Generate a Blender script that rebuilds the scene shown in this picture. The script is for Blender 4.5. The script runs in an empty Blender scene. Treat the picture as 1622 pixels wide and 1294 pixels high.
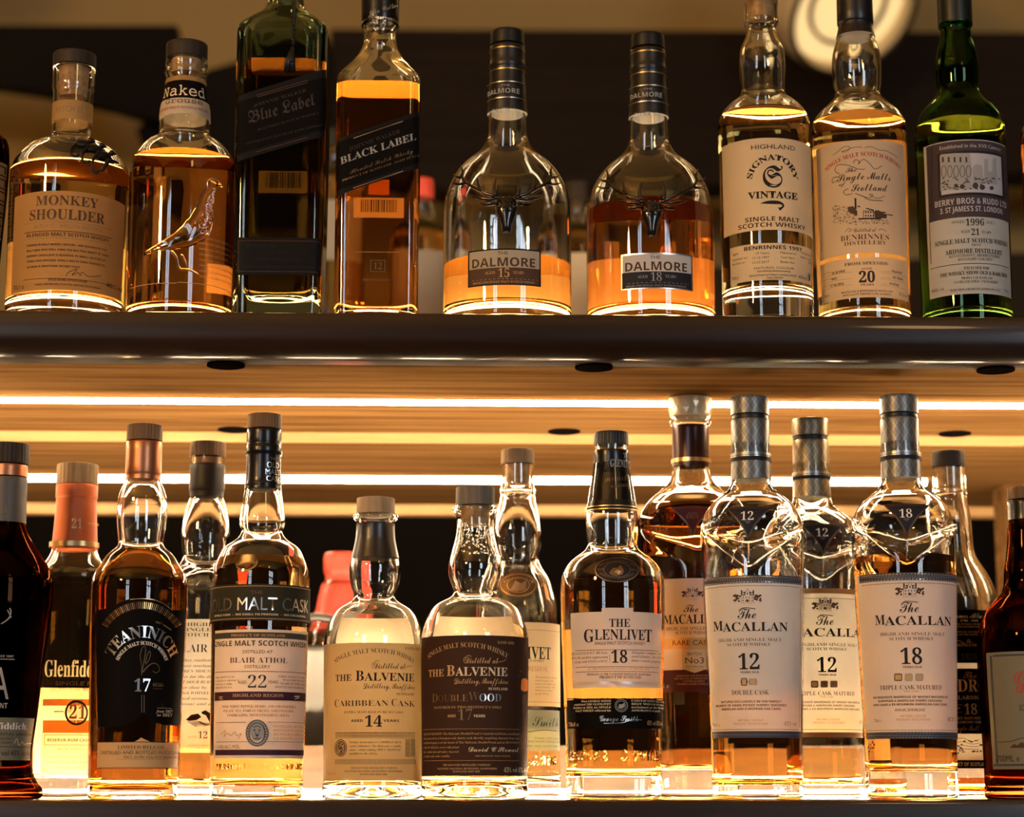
import bpy, bmesh, math, random
import numpy as np
from mathutils import Vector, Matrix
from mathutils.geometry import tessellate_polygon
random.seed(7)
SC = bpy.context.scene
COL = SC.collection
rad = math.radians

# ------------------------------------------------------------------ camera
F = 3225.0; W, H = 1622.0, 1294.0
PITCH, YAW = math.atan((1240 - 647) / F), rad(1.8)
ZL = 1.30                               # top of the lower shelf
CAM = Vector((0, -1.5, ZL + 0.0118))
fw = Vector((math.sin(YAW) * math.cos(PITCH), math.cos(YAW) * math.cos(PITCH), math.sin(PITCH)))
rt = Vector((math.cos(YAW), -math.sin(YAW), 0))
upv = rt.cross(fw)
cd = bpy.data.cameras.new('camera'); cd.sensor_width = 36; cd.lens = F / W * 36
cam = bpy.data.objects.new('camera', cd); COL.objects.link(cam)
cam.matrix_world = Matrix(((rt.x, upv.x, -fw.x, CAM.x), (rt.y, upv.y, -fw.y, CAM.y), (rt.z, upv.z, -fw.z, CAM.z), (0, 0, 0, 1)))
cd.dof.use_dof = True; cd.dof.focus_distance = 1.545; cd.dof.aperture_fstop = 5.6
cd.clip_start = 0.02; cd.clip_end = 50
SC.camera = cam

def at(u, v, y):
    """photo pixel -> point on the plane at depth y"""
    d = fw + rt * ((u - W / 2) / F) - upv * ((v - H / 2) / F)
    return CAM + d * ((y - CAM.y) / d.y)
def at_z(u, v, z):
    d = fw + rt * ((u - W / 2) / F) - upv * ((v - H / 2) / F)
    return CAM + d * ((z - CAM.z) / d.z)
def mpp(y, v=900.0):
    """metres per photo pixel at depth y, row v"""
    return (y - CAM.y) / (fw.y - upv.y * (v - H / 2) / F) / F

# ------------------------------------------------------------------ render look, world
SC.view_settings.view_transform = 'Standard'; SC.view_settings.look = 'None'
SC.view_settings.gamma = 1; SC.view_settings.exposure = 0.65
cy = SC.cycles
cy.max_bounces = 20; cy.transmission_bounces = 20; cy.glossy_bounces = 6; cy.diffuse_bounces = 3; cy.transparent_max_bounces = 8
cy.caustics_reflective = False; cy.caustics_refractive = True; cy.blur_glossy = 0.6
cy.sample_clamp_indirect = 60; cy.use_denoising = True
try: cy.denoiser = 'OPENIMAGEDENOISE'
except Exception: pass
wd = bpy.data.worlds.new('world'); SC.world = wd; wd.use_nodes = True
wd.node_tree.nodes['Background'].inputs[0].default_value = (0.75, 0.85, 1, 1)
wd.node_tree.nodes['Background'].inputs[1].default_value = 0.6
LED_WARM = (1.0, 0.73, 0.44)
LED_TOP, LED_LOW, LED_UP = 62.0, 125.0, 15.0      # under-shelf strips, strip on lower shelf, added strips on upper shelf
WINDOW = 8.0                                     # daylight in the windows of the room

# ------------------------------------------------------------------ materials
MATS = {}
def nodes(name):
    m = bpy.data.materials.new(name); m.use_nodes = True
    n = m.node_tree.nodes; n.clear()
    return m, n, m.node_tree.links, n.new('ShaderNodeOutputMaterial')
def c4(c): return (c[0], c[1], c[2], 1)
def glass(name, col=(1, 1, 1), ior=1.5, rough=0.0):
    if name in MATS: return MATS[name]
    m, n, l, o = nodes(name)
    g = n.new('ShaderNodeBsdfGlass'); g.inputs['Color'].default_value = c4(col); g.inputs['IOR'].default_value = ior; g.inputs['Roughness'].default_value = rough
    l.new(g.outputs[0], o.inputs[0]); MATS[name] = m; return m
def plain(name, col, rough=0.5, metal=0.0, spec=0.5, coat=0.0):
    if name in MATS: return MATS[name]
    m, n, l, o = nodes(name)
    p = n.new('ShaderNodeBsdfPrincipled'); p.inputs['Base Color'].default_value = c4(col); p.inputs['Roughness'].default_value = rough
    p.inputs['Metallic'].default_value = metal; p.inputs['Specular IOR Level'].default_value = spec; p.inputs['Coat Weight'].default_value = coat
    l.new(p.outputs[0], o.inputs[0]); MATS[name] = m; return m
def paper(name, col, trans=0.4, tcol=None, rough=0.55):
    """label stock: lit from the front and letting light through from behind"""
    if name in MATS: return MATS[name]
    m, n, l, o = nodes(name)
    tc = n.new('ShaderNodeTexCoord'); ns = n.new('ShaderNodeTexNoise'); ns.inputs['Scale'].default_value = 900
    l.new(tc.outputs['Object'], ns.inputs['Vector'])
    mx = n.new('ShaderNodeMix'); mx.data_type = 'RGBA'; mx.inputs[6].default_value = c4([x * 0.9 for x in col]); mx.inputs[7].default_value = c4(col)
    l.new(ns.outputs[0], mx.inputs[0])
    d = n.new('ShaderNodeBsdfPrincipled'); d.inputs['Roughness'].default_value = rough; d.inputs['Specular IOR Level'].default_value = 0.25 if max(col) > .1 else 0.05
    l.new(mx.outputs[2], d.inputs['Base Color'])
    t = n.new('ShaderNodeBsdfTranslucent'); t.inputs[0].default_value = c4(tcol or col)
    s = n.new('ShaderNodeMixShader'); s.inputs[0].default_value = trans
    l.new(d.outputs[0], s.inputs[1]); l.new(t.outputs[0], s.inputs[2]); l.new(s.outputs[0], o.inputs[0]); MATS[name] = m; return m
def wood(name, c1, c2, rough=0.3, scale=(1.2, 26, 26), spec=0.5, coat=0.0):
    if name in MATS: return MATS[name]
    m, n, l, o = nodes(name)
    tc = n.new('ShaderNodeTexCoord'); mp = n.new('ShaderNodeMapping'); mp.inputs['Scale'].default_value = scale
    l.new(tc.outputs['Object'], mp.inputs[0])
    a = n.new('ShaderNodeTexNoise'); a.inputs['Scale'].default_value = 3; a.inputs['Detail'].default_value = 8; a.inputs['Roughness'].default_value = 0.65
    l.new(mp.outputs[0], a.inputs['Vector'])
    r = n.new('ShaderNodeValToRGB'); r.color_ramp.elements[0].position = 0.32; r.color_ramp.elements[1].position = 0.7
    r.color_ramp.elements[0].color = c4(c1); r.color_ramp.elements[1].color = c4(c2); l.new(a.outputs[0], r.inputs[0])
    p = n.new('ShaderNodeBsdfPrincipled'); p.inputs['Roughness'].default_value = rough; p.inputs['Specular IOR Level'].default_value = spec
    p.inputs['Coat Weight'].default_value = coat; p.inputs['Coat Roughness'].default_value = 0.06
    l.new(r.outputs[0], p.inputs['Base Color'])
    b = n.new('ShaderNodeBump'); b.inputs['Strength'].default_value = 0.12; b.inputs['Distance'].default_value = 0.001
    l.new(a.outputs[0], b.inputs['Height']); l.new(b.outputs[0], p.inputs['Normal'])
    l.new(p.outputs[0], o.inputs[0]); MATS[name] = m; return m
def glow(name, col, strength):
    if name in MATS: return MATS[name]
    m, n, l, o = nodes(name)
    e = n.new('ShaderNodeEmission'); e.inputs[0].default_value = c4(col); e.inputs[1].default_value = strength
    l.new(e.outputs[0], o.inputs[0]); MATS[name] = m; return m
def foil(name, col, rough=0.35, metal=0.6, pat=None):
    """capsule foil; pat = scale of a faint embossed diamond pattern"""
    if name in MATS: return MATS[name]
    m = plain(name, col, rough, metal)
    if pat:
        n, l = m.node_tree.nodes, m.node_tree.links
        p = [x for x in n if x.type == 'BSDF_PRINCIPLED'][0]
        tc = n.new('ShaderNodeTexCoord'); sp = n.new('ShaderNodeSeparateXYZ'); l.new(tc.outputs['Object'], sp.inputs[0])
        an = n.new('ShaderNodeMath'); an.operation = 'ARCTAN2'; l.new(sp.outputs[0], an.inputs[0]); l.new(sp.outputs[1], an.inputs[1])
        hs = []
        for sgn in (1, -1):
            a = n.new('ShaderNodeMath'); a.operation = 'MULTIPLY'; a.inputs[1].default_value = 14 * sgn / 2; l.new(an.outputs[0], a.inputs[0])
            z = n.new('ShaderNodeMath'); z.operation = 'MULTIPLY'; z.inputs[1].default_value = pat; l.new(sp.outputs[2], z.inputs[0])
            s = n.new('ShaderNodeMath'); s.operation = 'ADD'; l.new(a.outputs[0], s.inputs[0]); l.new(z.outputs[0], s.inputs[1])
            q = n.new('ShaderNodeMath'); q.operation = 'SINE'; l.new(s.outputs[0], q.inputs[0])
            w = n.new('ShaderNodeMath'); w.operation = 'ABSOLUTE'; l.new(q.outputs[0], w.inputs[0])
            g = n.new('ShaderNodeMath'); g.operation = 'LESS_THAN'; g.inputs[1].default_value = 0.09; l.new(w.outputs[0], g.inputs[0]); hs.append(g)
        mxx = n.new('ShaderNodeMath'); mxx.operation = 'MAXIMUM'; l.new(hs[0].outputs[0], mxx.inputs[0]); l.new(hs[1].outputs[0], mxx.inputs[1])
        mc = n.new('ShaderNodeMix'); mc.data_type = 'RGBA'; mc.inputs[6].default_value = c4(col); mc.inputs[7].default_value = c4([min(1, x * 1.9 + .06) for x in col])
        l.new(mxx.outputs[0], mc.inputs[0]); l.new(mc.outputs[2], p.inputs['Base Color'])
    return m
INKS = dict(black=(.014, .011, .010), brown=(.075, .036, .018), dark=(.03, .024, .022), red=(.42, .06, .03), maroon=(.10, .016, .018), purple=(.055, .014, .028),
            white=(.82, .80, .76), cream=(.75, .62, .42), tan=(.55, .34, .16), grey=(.30, .30, .30), slate=(.05, .055, .075), orange=(.78, .24, .03),
            olive=(.055, .05, .03), kraft=(.52, .33, .15), faint=(.30, .20, .10), umber=(.034, .024, .020), navy=(.014, .013, .020), bluegrey=(.30, .37, .42))
def ink(c):
    if c == 'silver': return plain('ink_silver', (.62, .61, .58), .28, 1)
    if c == 'gold': return plain('ink_gold', (.72, .47, .2), .3, 1)
    if c == 'bronze': return plain('ink_bronze', (.19, .11, .055), .4, .8)
    if c.startswith('paper'): return MATS[c]
    return plain('ink_' + c, INKS[c], .6, spec=.2)
paper('paper_white', (.80, .76, .72), .32); paper('paper_cream', (.80, .68, .50), .48); paper('paper_glow', (.93, .89, .80), .8)
paper('paper_kraft', (.80, .56, .27), .55); paper('paper_tan', (.56, .34, .125), .5); paper('paper_grey', (.62, .60, .58), .30)
paper('paper_back', (.86, .70, .48), .55); paper('paper_blue', (.34, .42, .46), .4); paper('paper_green', (.22, .205, .14), .2)
paper('paper_orange', (.80, .25, .04), .5); paper('paper_black', (.0045, .0035, .0032), .01, rough=.65); paper('paper_brown', (.055, .027, .017), .05)
paper('paper_slate', (.011, .010, .010), .02, rough=.5); paper('paper_olive', (.04, .036, .022), .03, rough=.5); paper('paper_gold', (.62, .40, .18), .1)
plain('chrome_black', (.06, .054, .05), .20, .9); plain('black_plastic', (.008, .007, .006), .4, spec=.3); plain('red_wax', (.62, .07, .04), .4)
wood('oak_cap', (.10, .055, .025), (.24, .14, .07), .6, (40, 40, 3), .2); wood('dark_cap', (.016, .011, .008), (.045, .03, .02), .6, (40, 40, 3), .25)
wood('cork', (.30, .17, .07), (.58, .36, .18), .8, (60, 60, 60), .1)
glass('clear_glass', (.985, .985, .975)); glass('green_glass', (.27, .42, .25)); glass('teal_glass', (.60, .68, .63)); glass('brown_glass', (.20, .075, .03))

# ------------------------------------------------------------------ mesh helpers
def mesh_obj(name, verts, faces, mats, parent=None, mi=None, smooth=True, tagd=None):
    me = bpy.data.meshes.new(name); pl = parent.location if parent is not None else (0, 0, 0)
    me.from_pydata((np.array([tuple(v) for v in verts]) - np.array(tuple(pl))).tolist(), [], faces)
    for m in mats: me.materials.append(m)
    if mi is not None: me.polygons.foreach_set('material_index', mi)
    if smooth: me.polygons.foreach_set('use_smooth', [True] * len(me.polygons))
    me.update(); o = bpy.data.objects.new(name, me); COL.objects.link(o)
    if parent is not None: o.parent = parent
    return o
def tag(o, label, cat, group=None, kind=None):
    if label: o['label'] = label
    if cat: o['category'] = cat
    if group: o['group'] = group
    if kind: o['kind'] = kind
    return o
def empty(name, loc):
    o = bpy.data.objects.new(name, None); o.empty_display_size = 0.02; o.location = loc; COL.objects.link(o); return o
class MB:
    def __init__(s): s.v = []; s.f = []; s.m = []; s.mats = []
    def mat(s, m):
        if m not in s.mats: s.mats.append(m)
        return s.mats.index(m)
    def add(s, vs, fs, m):
        b = len(s.v); k = s.mat(m); s.v += [tuple(x) for x in vs]; s.f += [tuple(b + i for i in f) for f in fs]; s.m += [k] * len(fs)
    def box(s, x0, x1, y0, y1, z0, z1, m):
        s.add([(x, y, z) for x in (x0, x1) for y in (y0, y1) for z in (z0, z1)], [(0, 1, 3, 2), (4, 6, 7, 5), (0, 4, 5, 1), (2, 3, 7, 6), (0, 2, 6, 4), (1, 5, 7, 3)], m)
    def tube(s, pts, rs, m, n=10):
        pts = [Vector(p) for p in pts]; vs = []; fs = []; k = len(pts)
        up = Vector((0.13, 0.9, 0.21))
        for i, p in enumerate(pts):
            t = (pts[min(i + 1, k - 1)] - pts[max(i - 1, 0)]).normalized()
            a = t.cross(up).normalized(); b = t.cross(a)
            for j in range(n):
                q = 2 * math.pi * j / n; vs.append(p + (a * math.cos(q) + b * math.sin(q)) * rs[i])
        for i in range(k - 1):
            for j in range(n): fs.append((i * n + j, i * n + (j + 1) % n, (i + 1) * n + (j + 1) % n, (i + 1) * n + j))
        vs += [pts[0], pts[-1]]
        for j in range(n): fs += [(k * n, (j + 1) % n, j), (k * n + 1, (k - 1) * n + j, (k - 1) * n + (j + 1) % n)]
        s.add(vs, fs, m)
    def ball(s, c, r, m, fr=None, nu=10, nv=7):
        fr = fr or ((1, 0, 0), (0, 1, 0), (0, 0, 1)); r = r if isinstance(r, (tuple, list)) else (r, r, r)
        A, B, D = [Vector(x) for x in fr]; c = Vector(c); vs = [c + D * r[2]]; fs = []
        for i in range(1, nv):
            p = math.pi * i / nv
            for j in range(nu):
                q = 2 * math.pi * j / nu; vs.append(c + A * (r[0] * math.sin(p) * math.cos(q)) + B * (r[1] * math.sin(p) * math.sin(q)) + D * (r[2] * math.cos(p)))
        vs.append(c - D * r[2]); L = len(vs) - 1
        for j in range(nu):
            fs.append((0, 1 + j, 1 + (j + 1) % nu)); fs.append((L, L - nu + (j + 1) % nu, L - nu + j))
            for i in range(nv - 2): a = 1 + i * nu; fs.append((a + j, a + nu + j, a + nu + (j + 1) % nu, a + (j + 1) % nu))
        s.add(vs, fs, m)
    def build(s, name, parent=None, smooth=True): return mesh_obj(name, s.v, s.f, s.mats, parent, s.m, smooth)
def pchip(xs, ys):
    """monotone cubic through the points; returns f(array)"""
    x = np.array(xs, float); y = np.array(ys, float); o = np.argsort(x); x = x[o]; y = y[o]
    h = np.diff(x); d = np.diff(y) / h; m = np.zeros_like(y)
    for i in range(1, len(x) - 1):
        if d[i - 1] * d[i] > 0: w1, w2 = 2 * h[i] + h[i - 1], h[i] + 2 * h[i - 1]; m[i] = (w1 + w2) / (w1 / d[i - 1] + w2 / d[i])
    m[0], m[-1] = d[0], d[-1]
    def f(q):
        q = np.clip(np.asarray(q, float), x[0], x[-1]); i = np.clip(np.searchsorted(x, q) - 1, 0, len(x) - 2); t = (q - x[i]) / h[i]
        return (2 * t**3 - 3 * t**2 + 1) * y[i] + (t**3 - 2 * t**2 + t) * h[i] * m[i] + (-2 * t**3 + 3 * t**2) * y[i + 1] + (t**3 - t**2) * h[i] * m[i + 1]
    return f

# ------------------------------------------------------------------ lettering (Blender's own built-in fonts)
def uni(s, U, L, D):
    o = ''
    for c in s:
        if 'A' <= c <= 'Z' and U: o += chr(U + ord(c) - 65)
        elif 'a' <= c <= 'z' and L: o += chr(L + ord(c) - 97)
        elif c.isdigit() and D: o += chr(D + int(c))
        else: o += c
    return o
FONTS = dict(b=(0x1D400, 0x1D41A, 0x1D7CE, 0), r=(0x1D400, 0x1D41A, 0x1D7CE, -.012), i=(0x1D468, 0x1D482, 0x1D7CE, -.010), s=(0x1D4D0, 0x1D4EA, 0x1D7CE, 0),
             t=(0x1D670, 0x1D68A, 0x1D7F6, 0), f=(0x1D56C, 0x1D586, 0, 0), g=(0, 0, 0, 0), G=(0x1D5D4, 0x1D5EE, 0x1D7EC, 0), B=(0x1D400, 0x1D41A, 0x1D7CE, .012), q=(0x1D4D0, 0x1D4EA, 0x1D7CE, -.010))
_fc = bpy.data.curves.new('lettering', 'FONT'); _fo = bpy.data.objects.new('lettering', _fc); COL.objects.link(_fo); _fc.resolution_u = 3
_gc = {}
def glyphs(text, font, extrude=0.0):
    k = (text, font, extrude)
    if k not in _gc:
        U, L, D, off = FONTS[font]; _fc.body = uni(text, U, L, D); _fc.offset = off; _fc.extrude = extrude
        bpy.context.view_layer.update(); me = _fo.evaluated_get(bpy.context.evaluated_depsgraph_get()).to_mesh()
        v = np.zeros(len(me.vertices) * 3); me.vertices.foreach_get('co', v)
        _gc[k] = (v.reshape(-1, 3), [tuple(p.vertices) for p in me.polygons])
    return _gc[k]
_cap = {}
def capheight(font):
    if font not in _cap: v, f = glyphs('H', font); _cap[font] = v[:, 1].max() - max(0, v[:, 1].min())
    return _cap[font]

# ------------------------------------------------------------------ bottles
class Bottle:
    """Round or square bottle from its outline (row, half width); all rows run from the top down."""
    def __init__(s, label, cx, yc, zs, prof, level=None, tint=(.85, .5, .18), gl='clear_glass', wall=.0026, base=.010, n=2.0, vee=None, group=None, vref=None, punt=.004, cxb=None):
        s.yc, s.zs, s.n = yc, zs, n; s.parts = {}
        vref = vref if vref is not None else prof[len(prof) // 2][0]
        s.xc = at(cx, vref, yc).x
        s.root = empty('whisky_bottle', (s.xc, yc, zs)); tag(s.root, label, 'bottle', group)
        s.mp = mpp(yc - .03, prof[len(prof) // 2][0])
        zz = [at(cx, v, yc).z for v, h in prof]; rr = [h * mpp(yc, v) for v, h in prof]
        zz[-1] = zs; s.R = pchip(zz, rr); s.ztop = max(zz); s.rb = max(rr); s.rn = rr[0]
        s.cx = cx; s.crop(0, 0, 1); s.vee = vee; s.tbl()
        lz = None if level is None else at(cx, level, yc).z
        s.make_glass(gl, wall, base, lz, tint, punt)
    def crop(s, ox, oy, k): s.ox, s.oy, s.k = ox, oy, k; return s
    def tbl(s):
        th = np.linspace(-math.pi, math.pi, 1441); n = s.n
        r = (np.abs(np.cos(th))**n + np.abs(np.sin(th))**n)**(-1 / n); x, y = r * np.sin(th), -r * np.cos(th)
        a = np.concatenate([[0], np.cumsum(np.hypot(np.diff(x), np.diff(y)))]); a -= a[720]
        s.ta, s.tx, s.ty = a, x, y
    def zv(s, v): return at(s.cx, v, s.yc).z
    def sect(s, R, n, seg, corner=None):
        th = np.arange(seg) * 2 * math.pi / seg; r = (np.abs(np.cos(th))**n + np.abs(np.sin(th))**n)**(-1 / n) * R
        return r * np.sin(th), -r * np.cos(th)
    def nz(s, R):
        if s.n <= 2: return 2.0
        k = min(1, max(0, (R - s.rn) / (s.rb * .93 - s.rn))); return 2 + (s.n - 2) * k * k
    def dr(s, x, y, z, R):
        if not s.vee: return 0
        za, zl, ze, dep = s.vee            # upper crease apex, lower crease apex, ends
        a = np.arctan2(np.abs(x), np.abs(y)) / (math.pi / 2); a = np.clip(a, 0, 1)
        lo = zl + (ze - zl) * a; hi = za + (ze - za) * a + .0004
        t = np.clip((z - lo) / (hi - lo), 0, 1); fade = np.clip(1 - (z - hi) / .022, 0, 1)
        return -dep * t * fade * (1 - a**3)
    def ringz(s, z, R, seg):
        x, y = s.sect(R, s.nz(R), seg)
        if s.vee:
            k = s.dr(x, y, z, R); f = 1 + k / np.hypot(x, y); x, y = x * f, y * f
        return [(s.xc + a, s.yc + b, z) for a, b in zip(x, y)]
    def lathe(s, rows, seg=96, cap0=True, cap1=True):
        """rows (z, r) -> verts, faces; normals follow the order of the rows (outer side when going down)"""
        vs = []; fs = []
        for z, r in rows: vs += s.ringz(z, max(r, 1e-5), seg)
        for i in range(len(rows) - 1):
            for j in range(seg): a, b = i * seg + j, i * seg + (j + 1) % seg; fs.append((a, a + seg, b + seg, b))
        if cap0: vs.append((s.xc, s.yc, rows[0][0])); c = len(vs) - 1; fs += [(c, j, (j + 1) % seg) for j in range(seg)]
        if cap1:
            vs.append((s.xc, s.yc, rows[-1][0])); c = len(vs) - 1; b = (len(rows) - 1) * seg; fs += [(c, b + (j + 1) % seg, b + j) for j in range(seg)]
        return vs, fs
    def make_glass(s, gl, wall, base, lz, tint, punt):
        seg = 112; N = 170 if s.vee else 120
        zs = np.linspace(s.ztop, s.zs + .0025, N); R = s.R(zs)
        outer = [(z, r) for z, r in zip(zs, R)]
        rb = R[-1]; outer += [(s.zs + .0010, rb - .0008), (s.zs, rb - .0025), (s.zs, rb * .82), (s.zs + punt * .4, rb * .6), (s.zs + punt, rb * .3), (s.zs + punt, 0.0)]
        zi = s.zs + base
        def ri(z): return max(.004, float(s.R(z)) - wall)
        air, liq = [], []
        top = [z for z in zs if z > zi + .009]
        lz_ = lz if lz is not None else -1
        hi = [z for z in top if z > lz_]; lo = [z for z in top if z <= lz_]
        air = [(z, ri(z)) for z in hi]
        rz = ri(zi + .008); bot = [(zi + .008 * (1 - math.sin(q)), rz - .007 * (1 - math.cos(q))) for q in np.linspace(0, math.pi / 2, 7)]
        bot += [(zi + punt * .8 * (1 - (k / 5.)**2), (rz - .007) * k / 5.) for k in (4, 3, 2, 1, 0)]
        mg = MATS[gl]; mb = MB()
        vs, fs = s.lathe(outer, seg, False, False); mb.add(vs, fs, mg)
        if lz is None: inner = air + bot
        else: inner = air + [(lz, ri(lz))]
        vs, fs = s.lathe(inner, seg, False, False); mb.add(vs, [f[::-1] for f in fs], mg)
        a, b = s.ringz(s.ztop, float(s.R(s.ztop)), seg), s.ringz(s.ztop, ri(s.ztop), seg)
        mb.add(a + b, [(j, (j + 1) % seg, seg + (j + 1) % seg, seg + j) for j in range(seg)], mg)
        s.glass = mb.build('glass_body', s.root)
        if lz is not None:
            key = 'liquid_%03d_%03d_%03d' % tuple(int(c * 100) for c in tint)
            side = glass(key + '_wall', [math.sqrt(c) for c in tint], 1.36 / 1.5); topm = glass(key + '_top', [math.sqrt(c) for c in tint], 1.36)
            lb = MB(); rows = [(lz, ri(lz))] + [(z, ri(z)) for z in lo] + bot
            vs, fs = s.lathe(rows, seg, False, False); lb.add(vs, fs, side)
            vs = s.ringz(lz, ri(lz), seg) + [(s.xc, s.yc, lz)]; lb.add(vs, [(seg, j, (j + 1) % seg) for j in range(seg)], topm)
            s.whisky = lb.build('whisky', s.root)
    # -- turned parts: stoppers, capsules, corks
    def turned(s, name, prof, mat, ribs=0, seg=72, closed=True, label=None, smooth=True):
        rows = [(s.zv(v), h * mpp(s.yc, v)) for v, h in prof]
        # rounded edges: fine rows, straight runs kept straight
        fine = []
        for (z0, r0), (z1, r1) in zip(rows, rows[1:]):
            for k in range(4): fine.append((z0 + (z1 - z0) * k / 4., r0 + (r1 - r0) * k / 4.))
        fine.append(rows[-1]); e = .0009
        z0, r0 = rows[0]; fine = [(z0, r0 - 2 * e), (z0 - e * .3, r0 - e * .5)] + [(z0 - e, r0)] + fine[1:]
        if closed: z1, r1 = rows[-1]; fine += [(z1, max(.001, r1 - 2 * e))]
        seg = seg if not ribs else ribs * 4
        vs, fs = [], []
        for z, r in fine:
            for j in range(seg):
                q = 2 * math.pi * j / seg; rr = r * (1 - (.022 if ribs and j % 4 in (0, 1) else 0)); vs.append((s.xc + rr * math.sin(q), s.yc - rr * math.cos(q), z))
        for i in range(len(fine) - 1):
            for j in range(seg): a, b = i * seg + j, i * seg + (j + 1) % seg; fs.append((a, a + seg, b + seg, b))
        vs.append((s.xc, s.yc, fine[0][0])); c = len(vs) - 1; fs += [(c, j, (j + 1) % seg) for j in range(seg)]
        if closed:
            vs.append((s.xc, s.yc, fine[-1][0])); c = len(vs) - 1; b = (len(fine) - 1) * seg; fs += [(c, b + (j + 1) % seg, b + j) for j in range(seg)]
        own = s.parts.get('stopper') if name in ('cork', 'seal_ring') else None
        o = mesh_obj(name, vs, fs, [MATS[mat] if isinstance(mat, str) else mat], s.root); s.parts[name] = o
        if own is not None: o.parent = own
        if smooth:
            o.data.polygons.foreach_set('use_smooth', [True] * len(o.data.polygons))
            o.data.set_sharp_from_angle(angle=rad(40))
        if label: o['label'] = label
        return o
    # -- surface mapping
    def hit(s, u, v, R=None):
        R = R or s.R; y = s.yc - s.rb
        for _ in range(5):
            p = at(u, v, y); r = float(R(p.z)); dx = max(-.985, min(.985, (p.x - s.xc) / r))
            th = np.interp(dx, s.tx[360:1081], s.ta[360:1081]); yy = np.interp(th, s.ta, s.ty); y = s.yc + r * yy
        return float(th), p.z
    def pos(s, t, z, off=0, R=None):
        R = R or s.R; r = float(R(z)); x, y = np.interp(t, s.ta, s.tx), np.interp(t, s.ta, s.ty); k = math.hypot(x, y)
        return Vector((s.xc + x * r + x / k * off, s.yc + y * r + y / k * off, z))
    def q(s, x, y): return s.hit(s.ox + x / s.k, s.oy + y / s.k)
    def px(s, x, y, off): t, z = s.q(x, y); return s.pos(t, z, off)
    # -- raised ornaments in metal or glass
    def tube(s, mb, pts, m, lift=.001, n=10, flat=1.0):
        n0 = len(mb.v)
        ps = [s.px(x, y, lift) for x, y, r in pts]; rs = [r / s.k * s.mp for x, y, r in pts]
        if len(ps) > 2:                      # smooth the path
            P, Q = [], []; k = len(ps)
            for i in range(k - 1):
                p0, p1, p2, p3 = ps[max(i - 1, 0)], ps[i], ps[i + 1], ps[min(i + 2, k - 1)]
                for j in range(4):
                    t = j / 4.; P.append(.5 * ((2 * p1) + (p2 - p0) * t + (2 * p0 - 5 * p1 + 4 * p2 - p3) * t * t + (3 * p1 - p0 - 3 * p2 + p3) * t**3)); Q.append(rs[i] + (rs[i + 1] - rs[i]) * t)
            P.append(ps[-1]); Q.append(rs[-1]); ps, rs = P, Q
        mb.tube(ps, rs, m, n)
        if flat != 1:
            for i in range(n0, len(mb.v)):
                x, y, z = mb.v[i]; d = math.hypot(x - s.xc, y - s.yc); r = float(s.R(z)); k = (r + (d - r) * flat) / d; mb.v[i] = (s.xc + (x - s.xc) * k, s.yc + (y - s.yc) * k, z)
    def blob(s, mb, x, y, rx, ry, rz, m, lift=.001, rot=0):
        p = s.px(x, y, lift); nrm = Vector((p.x - s.xc, p.y - s.yc, 0)).normalized(); a = Vector((0, 0, 1)).cross(nrm).normalized(); b = Vector((0, 0, 1))
        c, d = math.cos(rot), math.sin(rot); A = a * c + b * d; Bv = b * c - a * d; k = s.mp / s.k
        mb.ball(p, (rx * k, ry * k, rz * k), m, (A, Bv, nrm), 14, 9)
    def back(s, v0, v1, deg, mat='paper_back', bars=None):
        L = Label(s, 'back_label'); h = rad(deg); L.grid(math.pi - h if s.n <= 2 else s.ta[-1] - h, math.pi + h if s.n <= 2 else s.ta[-1] + h, s.zv(v1), s.zv(v0), mat, 0, back=True)
        if bars:
            z1, z0 = s.zv(bars[0]), s.zv(bars[1]); random.seed(3); t = -.42
            while t < .42:
                w = random.choice((.012, .02, .03)); L.grid(s.ta[-1] + t, s.ta[-1] + t + w, z0, z1, 'black', -3, back=True); t += w + random.choice((.012, .02, .026))
        L.done(); return L

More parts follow.
